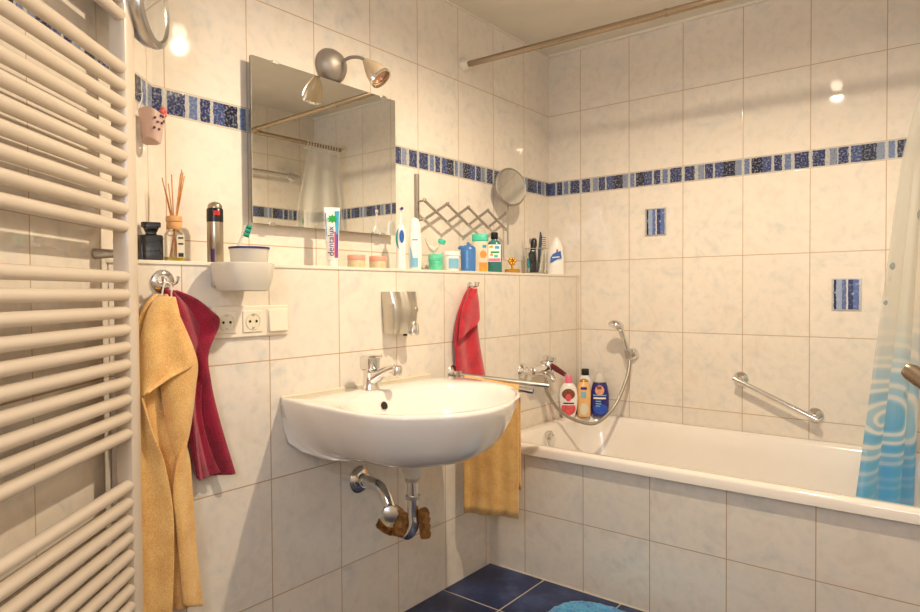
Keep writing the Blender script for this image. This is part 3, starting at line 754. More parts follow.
# pouch
q = C0 + CDIR*0.092 + CN*0.034
po = thing('dotted_pouch', 'small translucent pink pouch with dark dots hanging beside the radiator', 'pouch', (q.x, q.y, 1.48))
R = []
for z, a, b2 in ((1.468, 0.018, 0.016), (1.472, 0.024, 0.021), (1.495, 0.028, 0.024), (1.530, 0.031, 0.027), (1.543, 0.033, 0.029), (1.544, 0.030, 0.026), (1.476, 0.022, 0.019)):
    rr = []
    for i in range(28):
        t = 2*pi*i/28; k = 1+0.05*sin(5*t+z*40)
        p = q + CDIR*(a*k*cos(t)) + CN*(b2*k*sin(t)); rr.append((p.x, p.y, z + 0.006*cos(2*t)))
    R.append(rr)
b_ = B(); rings(b_, R); link('bag', b_, M_POUCH, po)
for s_, z in ((0.3, 1.532), (0.6, 1.515), (0.85, 1.524), (0.15, 1.515), (0.45, 1.498), (0.9, 1.500), (0.05, 1.532), (-0.2, 1.522)):
    rad = 0.0278+(z-1.50)*0.08
    a = CDIR*sin(s_)*1.05+CN*cos(s_)
    p = q + CDIR*(rad*1.09*sin(s_)) + CN*(rad*cos(s_)*0.97)
    link('dot', lathe(B(), [(0.0032, -0.002), (0.0032, 0.0012), (0, 0.0015)], (p.x, p.y, z), a, 10), mat('dot_ink', srgb(90, 50, 80), 0.5), po)
b_ = B(); p = q - CDIR*0.024 + CN*0.02
for k in range(5):
    sphere(b_, (p.x+0.009*cos(k*1.257)*CDIR.x, p.y+0.009*cos(k*1.257)*CDIR.y, 1.549+0.009*sin(k*1.257)), 0.006, seg=10)
link('flower', b_, mat('coral_flower', srgb(220, 110, 100), 0.5), po)
link('hanger', tube(B(), [q-CN*0.044+Vector((0, 0, 1.585)), q-CN*0.02+Vector((0, 0, 1.59)), q-CN*0.028+Vector((0, 0, 1.555))], 0.002, 8), M_CHR, po)

# ------------------------------------------------------------------ towel radiator
ra = thing('towel_radiator', 'tall white tubular towel radiator on the diagonal wall', 'radiator', tuple(C0+CDIR*0.6+CN*0.06))
def cpt(d, s, z): return C0 + CDIR*d + CN*s + Vector((0, 0, z))
def manifold(d0, d1):
    bm = B(); R = []
    prof = [(0.046, 0), (0.070, 0), (0.0770, 0.05), (0.0805, 0.18), (0.0815, 0.5), (0.0805, 0.82), (0.0770, 0.95), (0.070, 1), (0.046, 1)]
    for z in (0.225, 0.228, 1.90, 1.903):
        R.append([cpt(d0+(d1-d0)*k, s, z) for s, k in prof])
    rings(bm, R); return link('manifold', bm, M_RAD, ra)
manifold(0.277, 0.324); manifold(0.890, 0.937)
zs = [1.6855+0.0375*k for k in range(5, -1, -1)]
zs += [1.575-0.0375*k for k in range(10)]
zs += [1.1290-0.0376*k for k in range(10)]
zs += [0.679-0.0376*k for k in range(11)]
for z in zs:
    link('tube', tube(B(), [cpt(0.320, 0.0665, z), cpt(0.894, 0.0665, z)], 0.0128, 20), M_RAD, ra)
for d in (0.311, 0.909):
    for z in (0.35, 1.18, 1.80):
        link('bracket', tube(B(), [cpt(d, 0.002, z), cpt(d, 0.05, z)], [0.012, 0.009], 14), M_CHRD, ra)

# ------------------------------------------------------------------ shelf goods
def bottle_thing(name, label, cat, x, y, z=LEDGE, rot=None, group=None):
    return thing(name, label, cat, (x, y, z), face_cam(x, y) if rot is None else rot, group)
def lab(bm_pts, t, front, material, name='label', th=0.0012):
    """flat or curved patch: bm_pts outline (x, z) placed on front(x) distance towards the viewer"""
    bm = B(); prism(bm, bm_pts, lambda a, c, h: (a, -front(a)-0.0006-h, c), th)
    return link(name, bm, material, t, world=False, smooth=False)
def patch(t, name, material, x0, x1, z0, z1, fr, th=0.001, n=10, shape=None):
    """curved label strip wrapped on a front surface y=-fr(x, z)"""
    bm = B(); nz_ = 8
    G_ = [[None]*(n+1) for _ in range(nz_+1)]
    for j in range(nz_+1):
        for i in range(n+1):
            s = i/n; q_ = j/nz_
            a0, a1 = (x0, x1) if shape is None else shape(q_)
            x = a0+(a1-a0)*s; z = z0+(z1-z0)*q_
            G_[j][i] = bm.verts.new((x, -fr(x, z)-th, z))
    for j in range(nz_):
        for i in range(n): bm.faces.new((G_[j][i], G_[j][i+1], G_[j+1][i+1], G_[j+1][i]))
    return link(name, bm, material, t, world=False)
def ell(rx, ry): return lambda x, z=0: ry*sqrt(max(0.0, 1-(x/rx)**2))

# black perfume bottle
t = bottle_thing('perfume_bottle', 'square black glass bottle with flared stopper at the left end of the ledge', 'bottle', 0.085, -2.062)
b_ = B(); loft(b_, [(0, 0.026, 0.020), (0.002, 0.0275, 0.0215), (0.062, 0.0275, 0.0215), (0.066, 0.026, 0.019), (0.068, 0.013, 0.011), (0.076, 0.012, 0.010)], 32, 7); link('body', b_, M_BLKG, t, world=False, bevel=0.001)
b_ = B(); loft(b_, [(0.074, 0.014, 0.012), (0.084, 0.018, 0.014), (0.086, 0.0225, 0.016), (0.096, 0.023, 0.016), (0.098, 0.021, 0.015)], 32, 6); link('stopper', b_, M_BLKG, t, world=False)
# reed diffuser
t = bottle_thing('reed_diffuser', 'glass reed diffuser with wooden collar and brown sticks on the ledge', 'reed diffuser', 0.088, -2.004)
b_ = B(); loft(b_, [(0, 0.023, 0.018), (0.002, 0.0245, 0.0195), (0.072, 0.0245, 0.0195), (0.080, 0.018, 0.016), (0.086, 0.014, 0.014)], 32, 5); link('flask', b_, M_GLASS, t, world=False)
b_ = B(); loft(b_, [(0.004, 0.0225, 0.0175), (0.014, 0.0225, 0.0175)], 32, 5); link('oil', b_, M_OIL, t, world=False)
link('collar', lathe(B(), [(0.017, 0.084), (0.0185, 0.087), (0.0185, 0.100), (0.017, 0.103), (0.0195, 0.105), (0.0195, 0.116), (0.018, 0.118), (0, 0.118)], (0, 0, 0)), M_WOOD, t, world=False)
for dx_, dy_, zt in ((-0.026, 0.004, 0.215), (-0.012, -0.004, 0.200), (-0.004, 0.006, 0.225), (0.020, 0.0, 0.238), (0.023, 0.004, 0.232), (0.017, -0.004, 0.226), (0.026, -0.002, 0.222), (-0.018, 0.0, 0.180)):
    link('reed', tube(B(), [(-dx_*0.45, -dy_*0.4, 0.008), (dx_*0.28, dy_*0.3, 0.118), (dx_, dy_, zt)], 0.0016, 6), M_REED, t, world=False)
patch(t, 'label', M_BEIGE, 0.006, 0.023, 0.012, 0.070, lambda x, z: 0.0193)
for z in (0.060, 0.045, 0.014): patch(t, 'label_print', M_DK, 0.009, 0.021, z, z+(0.010 if z < 0.02 else 0.004), lambda x, z: 0.0203)
# deodorant can
t = bottle_thing('spray_can', 'silver aerosol can with black and red cap on the ledge', 'spray can', 0.088, -1.890)
link('can', lathe(B(), [(0.019, 0), (0.021, 0.003), (0.021, 0.118), (0.020, 0.122), (0.018, 0.126)], (0, 0, 0)), M_SILV, t, world=False)
link('cap', lathe(B(), [(0.0212, 0.112), (0.0215, 0.120), (0.0213, 0.146), (0.019, 0.149), (0, 0.149)], (0, 0, 0)), M_DK, t, world=False)
link('nozzle_dome', lathe(B(), [(0.0185, 0.148), (0.0185, 0.156), (0.014, 0.163), (0.005, 0.167), (0, 0.167)], (0, 0, 0)), M_SILV, t, world=False)
patch(t, 'cap_emblem', M_REDP, -0.004, 0.013, 0.129, 0.141, lambda x, z: ell(0.0216, 0.0216)(x))
patch(t, 'label_print', M_PURP, -0.012, -0.002, 0.004, 0.040, lambda x, z: ell(0.0212, 0.0212)(x), th=0.0004)

# toothpaste
t = bottle_thing('toothpaste_tube', 'white and blue toothpaste tube standing on its cap before the mirror', 'toothpaste', 0.10, -1.495)
b_ = B(); loft(b_, [(0.022, 0.0165, 0.0165), (0.026, 0.0185, 0.018), (0.08, 0.0205, 0.014), (0.14, 0.0225, 0.0075), (0.176, 0.0245, 0.002), (0.189, 0.0250, 0.0012)], 40, 2.0); link('tube', b_, M_WHB, t, world=False)
link('cap', lathe(B(), [(0.0155, 0), (0.0165, 0.002), (0.0165, 0.020), (0.014, 0.023), (0, 0.023)], (0, 0, 0)), M_WPL, t, world=False)
def tpf(x, z):
    ks = [(0.022, 0.0165, 0.0165), (0.026, 0.0185, 0.018), (0.08, 0.0205, 0.014), (0.14, 0.0225, 0.0075), (0.176, 0.0245, 0.002), (0.189, 0.025, 0.0012)]
    for a, c in zip(ks[:-1], ks[1:]):
        if z <= c[0]:
            s = (z-a[0])/(c[0]-a[0]); rx = a[1]+(c[1]-a[1])*s; ry = a[2]+(c[2]-a[2])*s; return ry*sqrt(max(0, 1-(x/rx)**2))
    return 0.0012
wz = lambda q_: 0.0185+0.004*q_
patch(t, 'sky_band', M_SKY, 0, 0, 0.105, 0.178, tpf, 0.0006, shape=lambda q_: (0.011-0.003*q_, 0.0195+0.0035*q_))
patch(t, 'blue_band', M_BLUE, 0, 0, 0.03, 0.105, tpf, 0.0006, shape=lambda q_: (0.0125, 0.0172+0.002*q_))
patch(t, 'magenta_band', M_MAG, 0, 0, 0.03, 0.112, tpf, 0.0007, shape=lambda q_: (0.0065, 0.0125))
patch(t, 'edge_band', M_SKY, 0, 0, 0.10, 0.172, tpf, 0.0006, shape=lambda q_: (-0.0185-0.004*q_, -0.0165-0.002*q_))
lf = []
for k in range(24):
    a = 2*pi*k/24; rr = 0.0150 if k % 3 == 0 else 0.0095; lf.append((0.001+rr*cos(a)*1.15, 0.153+rr*sin(a)))
lab(lf, t, lambda a: 0.0075, M_GRNL, 'leaf_emblem', 0.0008)
text_mesh('dentalux', 0.0275, 0.0004, M_PURP, 'lettering', t, Matrix.Translation((-0.0035, -0.0172, 0.082)) @ Matrix.Rotation(radians(-7), 4, 'X') @ Matrix.Rotation(radians(90), 4, 'X') @ Matrix.Rotation(radians(90), 4, 'Z'))
# two small jars
j1 = bottle_thing('cream_jar', 'small squat jar with pink lid, first of two right of the toothpaste', 'jar', 0.095, -1.390, group='small jars with pink lids')
link('jar', lathe(B(), [(0.026, 0), (0.029, 0.003), (0.029, 0.024), (0.027, 0.027)], (0, 0, 0)), M_SAND, j1, world=False)
link('lid', lathe(B(), [(0.0285, 0.026), (0.0295, 0.028), (0.0295, 0.042), (0.028, 0.044), (0, 0.044)], (0, 0, 0)), M_PINK, j1, world=False)
j2 = j1.copy(); COL.objects.link(j2); j2.location = (0.095, -1.292, LEDGE)
j2['label'] = 'small squat jar with pink lid, nearer the electric toothbrush'
for ch in list(j1.children):
    c = ch.copy(); COL.objects.link(c); c.parent = j2
# electric toothbrush
t = bottle_thing('electric_toothbrush', 'white electric toothbrush with teal side and blue button on the ledge', 'electric toothbrush', 0.095, -1.178)
b_ = B(); loft(b_, [(0, 0.0175, 0.017), (0.003, 0.0185, 0.018), (0.05, 0.0165, 0.016), (0.10, 0.0185, 0.017), (0.140, 0.0185, 0.016), (0.152, 0.013, 0.012), (0.160, 0.007, 0.007)], 32); link('handle', b_, M_WHB, t, world=False)
patch(t, 'grip', M_TEAL, 0, 0, 0.070, 0.150, lambda x, z: ell(0.0190, 0.0170)(x), 0.0009, shape=lambda q_: (-0.0182*sqrt(max(0.05, 1-(2*q_-1)**2))-0.0002, -0.006-0.005*sin(q_*3.1)))
b_ = B(); pts = [(0.0035+0.0085*cos(2*pi*k/24), 0.117+0.023*sin(2*pi*k/24)) for k in range(24)]
lab(pts, t, lambda a: 0.0168, M_BLUE, 'power_button', 0.002)
link('neck', tube(B(), [(0, 0, 0.155), (0, 0, 0.190), (0.001, 0, 0.208)], [0.005, 0.0035, 0.003], 12), M_WHB, t, world=False)
b_ = B(); lathe(b_, [(0.0065, -0.004), (0.007, 0.004), (0, 0.005)], (0.002, 0, 0.216), (0.3, -1, 0), 16)
hh = link('brush_head', b_, M_WHB, t, world=False)
link('bristles', lathe(B(), [(0.0055, 0.004), (0.0055, 0.011), (0, 0.011)], (0.002, 0, 0.216), (0.3, -1, 0), 14), M_NAVY, hh, world=False)
# white lotion bottle
t = bottle_thing('lotion_bottle', 'tall rounded white lotion bottle with pale blue label on the ledge', 'bottle', 0.095, -1.103)
b_ = B(); loft(b_, [(0, 0.020, 0.014), (0.004, 0.022, 0.016), (0.05, 0.0245, 0.018), (0.10, 0.0235, 0.017), (0.135, 0.0205, 0.015), (0.137, 0.0200, 0.0145), (0.140, 0.0205, 0.015), (0.165, 0.019, 0.014), (0.185, 0.013, 0.010), (0.192, 0.0, 0.0)], 36); link('body', b_, M_WHB, t, world=False)
patch(t, 'label', M_PALEB, -0.018, 0.010, 0.012, 0.045, lambda x, z: ell(0.0245, 0.018)(x), 0.0007)
patch(t, 'label_script', M_PURP, -0.010, 0.010, 0.108, 0.111, lambda x, z: ell(0.0232, 0.0168)(x), 0.0007)
patch(t, 'label_stripe', M_PALEB, 0, 0, 0.045, 0.085, lambda x, z: ell(0.0245, 0.018)(x), 0.0007, shape=lambda q_: (-0.018, -0.008-0.009*q_))
# green jar, small tube lying on it
t = bottle_thing('gel_jar', 'translucent mint green jar left of the white tub on the ledge', 'jar', 0.095, -0.990)
link('jar', lathe(B(), [(0.024, 0), (0.0265, 0.003), (0.0265, 0.028), (0.0275, 0.030), (0.0275, 0.034), (0.0265, 0.036)], (0, 0, 0)), M_GRN, t, world=False)
link('lid', lathe(B(), [(0.0265, 0.035), (0.028, 0.037), (0.028, 0.060), (0.026, 0.063), (0, 0.063)], (0, 0, 0)), M_GRN, t, world=False)
tz = LEDGE+0.064
t = thing('squeezed_tube', 'small bent white tube with mint cap lying on the green jar', 'tube', (0.095, -0.99, tz), face_cam(0.095, -0.99))
b_ = B(); R = []
for x, z, h, wd in ((-0.040, 0.060, 0.0015, 0.012), (-0.032, 0.042, 0.006, 0.015), (-0.020, 0.024, 0.011, 0.016), (-0.004, 0.0165, 0.0155, 0.016), (0.010, 0.026, 0.015, 0.015), (0.018, 0.038, 0.013, 0.013), (0.021, 0.043, 0.009, 0.010)):
    R.append([(x + h*0.35*cos(2*pi*k/20), wd*sin(2*pi*k/20), z + h*cos(2*pi*k/20)*0.95) for k in range(20)])
rings(b_, R); link('tube_body', b_, M_FROST, t, world=False)
link('cap', lathe(B(), [(0.010, -0.002), (0.0145, 0), (0.0145, 0.014), (0.012, 0.016), (0, 0.016)], (0.021, 0, 0.040), (0.35, 0, 0.9)), M_MINT, t, world=False)
# white tub with blue label
t = bottle_thing('cosmetics_tub', 'wide white tub with lid and pale blue label on the ledge', 'tub', 0.090, -0.893)
link('tub', lathe(B(), [(0.031, 0), (0.033, 0.003), (0.034, 0.060), (0.033, 0.062)], (0, 0, 0)), M_WHB, t, world=False)
link('lid', lathe(B(), [(0.034, 0.060), (0.0365, 0.062), (0.0365, 0.074), (0.035, 0.078), (0, 0.078)], (0, 0, 0)), M_WHB, t, world=False)
patch(t, 'label', M_PALEB, -0.008, 0.030, 0.012, 0.050, lambda x, z: ell(0.0342, 0.0342)(x), 0.0006)
# blue pump-less bottle
t = bottle_thing('blue_bottle', 'matt blue bottle with small knob on its shoulder on the ledge', 'bottle', 0.100, -0.796)
b_ = B(); loft(b_, [(0, 0.026, 0.022), (0.003, 0.029, 0.025), (0.085, 0.031, 0.026), (0.098, 0.029, 0.024), (0.105, 0.020, 0.018), (0.108, 0.007, 0.007), (0.118, 0.006, 0.006), (0.120, 0.0, 0.0)], 36, 2.4); link('body', b_, M_LBLUE, t, world=False)
link('spout', tube(B(), [(-0.015, 0, 0.092), (-0.030, 0, 0.098), (-0.039, 0, 0.092)], [0.010, 0.008, 0.005], 12, 4), M_LBLUE, t, world=False)
# orange pack with mint cap
t = bottle_thing('orange_cream_bottle', 'clear and orange bottle with wide mint cap right of the matt blue bottle', 'bottle', 0.070, -0.676)
b_ = B(); loft(b_, [(0, 0.030, 0.018), (0.003, 0.033, 0.020), (0.10, 0.033, 0.020), (0.132, 0.031, 0.018)], 32, 3); link('body', b_, M_BEIGE, t, world=False)
b_ = B(); loft(b_, [(0.130, 0.030, 0.018), (0.133, 0.034, 0.021), (0.157, 0.034, 0.021), (0.160, 0.032, 0.019)], 32, 3); link('cap', b_, M_MINT, t, world=False)
patch(t, 'label', M_ORA, -0.004, 0.031, 0.004, 0.042, lambda x, z: 0.0200, 0.0008)
patch(t, 'label_fruit', M_ORA, 0, 0, 0.060, 0.092, lambda x, z: 0.0200, 0.0008, shape=lambda q_: (0.013-0.014*sqrt(max(0.02, 1-(2*q_-1)**2)), 0.013+0.014*sqrt(max(0.02, 1-(2*q_-1)**2))))
patch(t, 'label_badge', M_TEAL, 0.010, 0.026, 0.103, 0.115, lambda x, z: 0.0198, 0.0008)
# mouthwash
t = bottle_thing('mouthwash_bottle', 'clear bottle with black cap, colourful label and turquoise liquid on the ledge', 'bottle', 0.100, -0.615)
b_ = B(); loft(b_, [(0, 0.028, 0.018), (0.003, 0.031, 0.020), (0.115, 0.031, 0.020), (0.130, 0.024, 0.017), (0.138, 0.012, 0.012), (0.146, 0.012, 0.012)], 32, 2.8); link('body', b_, M_TURQ, t, world=False)
link('cap', lathe(B(), [(0.0145, 0.142), (0.0155, 0.144), (0.0150, 0.168), (0.013, 0.170), (0, 0.170)], (0, 0, 0), n=20), M_DK, t, world=False)
patch(t, 'label', M_WHB, -0.026, 0.026, 0.046, 0.118, lambda x, z: 0.0203, 0.0006)
for nm, mm, a, c, z0, z1 in (('label_green', M_GRNL, -0.016, 0.020, 0.082, 0.090), ('label_pink', M_PPINK, -0.024, 0.024, 0.048, 0.060), ('label_yellow', M_OIL, -0.022, -0.006, 0.104, 0.114), ('label_orange', M_ORA, -0.018, -0.006, 0.070, 0.080), ('label_blue', M_SKY, 0.002, 0.020, 0.100, 0.112), ('label_lime', M_MINT, -0.002, 0.014, 0.064, 0.076)):
    patch(t, nm, mm, a, c, z0, z1, lambda x, z: 0.0206, 0.001)
# gold flower scent
t = bottle_thing('perfume_flacon', 'low amber perfume flacon topped by a gold flower on the ledge', 'perfume', 0.105, -0.490)
b_ = B(); loft(b_, [(0, 0.030, 0.018), (0.003, 0.033, 0.020), (0.016, 0.033, 0.020), (0.019, 0.028, 0.017)], 24, 3); link('flacon', b_, M_AMB, t, world=False)
link('neck', lathe(B(), [(0.005, 0.018), (0.005, 0.040)], (0, 0, 0), n=12), M_GOLD, t, world=False)
b_ = B()
for k in range(6): sphere(b_, (0.011*cos(k*1.047), -0.002, 0.053+0.011*sin(k*1.047)), 0.0075, 0.004, 0.0075, 12)
sphere(b_, (0, -0.006, 0.053), 0.005, seg=10)
link('flower', b_, M_GOLD, t, world=False)
# glass with comb and brushes
GX, GY = 0.092, -0.275
t = bottle_thing('glass_beaker', 'clear rectangular glass beaker holding comb and brushes on the ledge', 'beaker', GX, GY)
b_ = B(); loft(b_, [(0, 0.046, 0.030), (0.002, 0.048, 0.032), (0.118, 0.053, 0.036), (0.118, 0.0505, 0.0335), (0.008, 0.0455, 0.0295)], 36, 4); link('body', b_, M_GLASS, t, world=False)
link('rim', tube(B(), [(0.052*math.copysign(abs(cos(a))**0.5, cos(a)), 0.035*math.copysign(abs(sin(a))**0.5, sin(a)), 0.118) for a in [2*pi*i/48 for i in range(49)]], 0.0016, 8), M_CHRD, t, world=False)
rz = face_cam(GX, GY)
t = thing('pocket_comb', 'dark blue comb standing upright in the glass beaker', 'comb', (GX, GY, LEDGE+0.009), rz)
b_ = B(); prism(b_, [(0.004, 0.0), (0.014, 0.0), (0.026, 0.10), (0.030, 0.165), (0.024, 0.188), (0.019, 0.185), (0.010, 0.10)], lambda a, c, h: (a, -0.004+h, c), 0.004)
link('spine', b_, M_DARKB, t, world=False, smooth=False, bevel=0.001)
b_ = B()
for k in range(6):
    z = 0.112+k*0.0095; box(b_, 0.024, 0.046, -0.004, 0, z, z+0.0026)
link('teeth', b_, M_DARKB, t, world=False, smooth=False)
t = thing('hair_brush', 'thick black handled brush with grey tip in the glass beaker', 'hair brush', (GX, GY, LEDGE+0.009), rz)
b_ = B(); loft(b_, [(0, 0.022, 0.013), (0.05, 0.023, 0.013), (0.085, 0.018, 0.011, 0.003, 0), (0.105, 0.012, 0.009, 0.006, 0), (0.125, 0.015, 0.010, 0.009, 0), (0.150, 0.013, 0.009, 0.010, 0), (0.158, 0.006, 0.004, 0.010, 0)], 20, 2, -0.018, 0.0); link('handle', b_, M_DK, t, world=False)
link('band', lathe(B(), [(0.011, 0), (0.011, 0.003)], (-0.012, 0, 0.098), n=16), M_CHR, t, world=False)
t = thing('shaving_brush', 'small grey brush leaning left in the glass beaker', 'brush', (GX, GY, LEDGE+0.009), rz)
link('handle', tube(B(), [(-0.022, 0.014, 0.0), (-0.020, 0.013, 0.13)], [0.005, 0.004], 10), M_NICK, t, world=False)
b_ = B(); loft(b_, [(0.130, 0.006, 0.006), (0.145, 0.010, 0.008), (0.158, 0.009, 0.007)], 14, 2, -0.020, 0.013); link('bristles', b_, M_NICK, t, world=False)
t = thing('nail_file', 'slim cream stick leaning right in the glass beaker', 'nail file', (GX, GY, LEDGE+0.009), rz)
b_ = B(); prism(b_, [(0.012, 0.0), (0.018, 0.0), (0.044, 0.108), (0.040, 0.112), (0.036, 0.108)], lambda a, c, h: (a, -0.018+h, c), 0.002); link('blade', b_, M_BEIGE, t, world=False, smooth=False)
t = thing('teal_toothbrush', 'teal and clear toothbrush at the left inside the glass beaker', 'toothbrush', (GX, GY, LEDGE+0.009), rz)
link('handle', tube(B(), [(-0.032, -0.012, 0.0), (-0.036, -0.010, 0.07), (-0.040, -0.009, 0.12), (-0.046, -0.008, 0.190)], [0.006, 0.005, 0.003, 0.002], 10, 4), M_FROST, t, world=False)
link('grip', tube(B(), [(-0.032, -0.012, 0.02), (-0.0352, -0.0105, 0.065)], [0.0068, 0.006], 10), M_TEAL, t, world=False)
# white cleaner bottle
t = bottle_thing('cleaner_bottle', 'white tapered bottle with dark blue label at the right end of the ledge', 'bottle', 0.100, -0.108)
b_ = B(); loft(b_, [(0, 0.036, 0.020), (0.004, 0.040, 0.023), (0.06, 0.040, 0.023, 0, 0), (0.100, 0.037, 0.021, 0.001, 0), (0.130, 0.031, 0.018, 0.003, 0), (0.155, 0.022, 0.014, 0.004, 0), (0.175, 0.012, 0.010, 0.004, 0), (0.184, 0.0, 0.0, 0.004, 0)], 32, 2.2); link('body', b_, M_WHB, t, world=False)
b_ = B(); pts = [(-0.026, 0.055), (-0.024, 0.084), (-0.012, 0.100), (0.004, 0.108), (0.024, 0.114), (0.029, 0.078), (0.008, 0.074), (-0.012, 0.062)]
lb_ = lab(pts, t, lambda a: 0.0235, M_BLUE, 'label', 0.001)
lab([(-0.016, 0.080), (0.018, 0.083), (0.018, 0.088), (-0.016, 0.085)], t, lambda a: 0.0248, M_WHB, 'label_band', 0.0006)
lab([(0.002, 0.104), (0.010, 0.104), (0.012, 0.122), (0.004, 0.122)], t, lambda a: 0.0225, M_MAG, 'label_accent', 0.0018)

# ------------------------------------------------------------------ towels, hooks
def sheet(rows, xf, ny_=28, th=0.005, lo=0.0):
    """cloth: rows of (z, yL, yR); xf(u, v) gives distance from the wall; rows are resampled smoothly"""
    PL = smooth_path([(r[1], 0, r[0]) for r in rows], 6); PR = smooth_path([(r[2], 0, r[3] if len(r) > 3 else r[0]) for r in rows], 6)
    bm = B(); G_ = []
    n = len(PL)
    for j in range(n):
        v = j/(n-1); row = []
        for i in range(ny_+1):
            u = i/ny_
            y = PL[j].x + (PR[j].x-PL[j].x)*u; z = PL[j].z + (PR[j].z-PL[j].z)*u
            row.append(bm.verts.new((xf(u, v), y, z)))
        G_.append(row)
    for j in range(n-1):
        for i in range(ny_): bm.faces.new((G_[j][i], G_[j][i+1], G_[j+1][i+1], G_[j+1][i]))
    return bm
def hook(name, label, y, z, r=0.022):
    t = thing(name, label, 'hook', (D, y, z))
    b_ = B(); lathe(b_, [(r, 0.0), (r*1.02, 0.003), (r*0.9, 0.007), (r*0.4, 0.010), (0.0, 0.010)], (D+0.0005, y, z), (1, 0, 0)); link('plate', b_, M_CHR, t)
    b_ = B()
    for s in (-1, 1):
        tube(b_, [(D+0.009, y, z), (D+0.026, y+s*r*0.28, z-0.006), (D+0.036, y+s*r*0.6, z-0.002), (D+0.040, y+s*r*0.7, z+0.012)], [0.0040, 0.0036, 0.0034, 0.0042], 10, 5)
    link('double_hook', b_, M_CHR, t); return t
hook('towel_hook', 'chrome double hook on the wall holding the yellow and wine towels', -2.078, 1.122, 0.028)
hook('towel_hook', 'small chrome hook on the wall holding the scarlet towel', -0.882, 1.118, 0.013)

# yellow towel (left hook)
tw = thing('yellow_hand_towel', 'long yellow terry towel hanging from the hook beside the radiator', 'towel', (D, -2.10, 1.09))
rowsY = [(1.092, -2.108, -2.078), (1.062, -2.136, -2.066, 1.062), (1.01, -2.158, -2.040, 1.015), (0.945, -2.168, -2.018, 0.955), (0.86, -2.172, -2.024, 0.87), (0.80, -2.172, -2.030, 0.80), (0.71, -2.172, -2.034, 0.705), (0.60, -2.172, -2.031, 0.585), (0.48, -2.172, -2.026, 0.46), (0.36, -2.170, -2.012, 0.325)]
b_ = sheet(rowsY, lambda u, v: D+0.020+0.008*sin(u*9+1.0)*min(1, v*3+0.3)+0.018*sin(pi*u)*(0.4+v*0.5)+0.005*sin(u*17+v*3))
link('cloth', b_, M_YEL, tw, solid=0.006, subsurf=1)
# rolled right lobe, widest at mid height
rowsL = [(1.088, -2.094, -2.080, 1.086), (1.02, -2.098, -2.050, 1.02), (0.965, -2.104, -2.026, 0.965), (0.925, -2.108, -2.014, 0.92), (0.87, -2.104, -2.020, 0.87), (0.80, -2.094, -2.030, 0.80), (0.74, -2.084, -2.044, 0.735), (0.695, -2.078, -2.066, 0.690)]
b_ = sheet(rowsL, lambda u, v: D+0.034+0.030*sqrt(max(0, sin(pi*u)))*sin(pi*min(1, v*0.9+0.1))**0.5)
link('folded_lobe', b_, M_YEL, tw, solid=0.005, subsurf=1)
rowsF = [(1.086, -2.112, -2.082), (1.05, -2.136, -2.074, 1.052), (0.99, -2.154, -2.062, 0.99), (0.945, -2.160, -2.046, 0.950), (0.905, -2.160, -2.044, 0.922), (0.880, -2.160, -2.094, 0.902), (0.862, -2.160, -2.150, 0.872)]
b_ = sheet(rowsF, lambda u, v: D+0.062+0.007*sin(u*8+0.4)*min(1, v*2+0.3)+0.010*sin(pi*u)-0.022*(1-u)**3)
link('folded_corner', b_, M_YEL, tw, solid=0.005, subsurf=1)
# lower overlapping panels with the long diagonal hem
rowsG = [(0.86, -2.163, -2.160, 0.86), (0.78, -2.163, -2.138, 0.78), (0.72, -2.163, -2.116, 0.72), (0.66, -2.163, -2.103, 0.66), (0.59, -2.163, -2.093, 0.585), (0.47, -2.163, -2.093, 0.47), (0.35, -2.163, -2.100, 0.345)]
b_ = sheet(rowsG, lambda u, v: D+0.040+0.004*sin(u*6+2)+0.020*u)
link('folded_panel', b_, M_YEL, tw, solid=0.006, subsurf=1)
rowsH = [(0.74, -2.056, -2.050, 0.735), (0.70, -2.076, -2.040, 0.695), (0.62, -2.088, -2.034, 0.61), (0.56, -2.082, -2.031, 0.55), (0.48, -2.076, -2.026, 0.47), (0.35, -2.066, -2.012, 0.325)]
b_ = sheet(rowsH, lambda u, v: D+0.046+0.006*sin(u*5+1)+0.008*sin(pi*u))
link('folded_panel', b_, M_YEL, tw, solid=0.006, subsurf=1)
b_ = B(); tube(b_, [(D+0.036, -2.098, 1.090), (D+0.040, -2.092, 1.118), (D+0.038, -2.076, 1.112), (D+0.034, -2.074, 1.086)], 0.002, 8, 5); link('hanging_loop', b_, M_WPL, tw)
# wine towel
tw = thing('wine_hand_towel', 'wine red terry towel hanging behind the long yellow one', 'towel', (D, -2.05, 1.10))
rowsR = [(1.104, -2.084, -2.058, 1.100), (1.078, -2.080, -2.012, 1.080), (1.03, -2.072, -1.972, 1.048), (0.985, -2.066, -1.952, 1.020), (0.93, -2.058, -1.984, 0.945), (0.87, -2.052, -1.978, 0.88), (0.80, -2.044, -1.964, 0.815), (0.72, -2.030, -1.940, 0.730), (0.636, -2.014, -1.908, 0.626)]
b_ = sheet(rowsR, lambda u, v: D+0.010+0.010*sin(u*8+0.5)*min(1, v*4+0.2)+0.014*u*(1-v)*sin(pi*v)+0.012)
link('cloth', b_, M_RED, tw, solid=0.006, subsurf=1)
rowsS = [(1.098, -2.074, -2.060, 1.096), (1.05, -2.060, -2.006, 1.060), (0.98, -2.050, -1.968, 1.010), (0.90, -2.040, -1.990, 0.93), (0.80, -2.030, -1.998, 0.80), (0.70, -2.022, -1.976, 0.70), (0.634, -2.014, -1.950, 0.640)]
b_ = sheet(rowsS, lambda u, v: D+0.034+0.006*sin(u*6+v*2)-0.012*u)
link('folded_layer', b_, M_RED, tw, solid=0.005, subsurf=1)
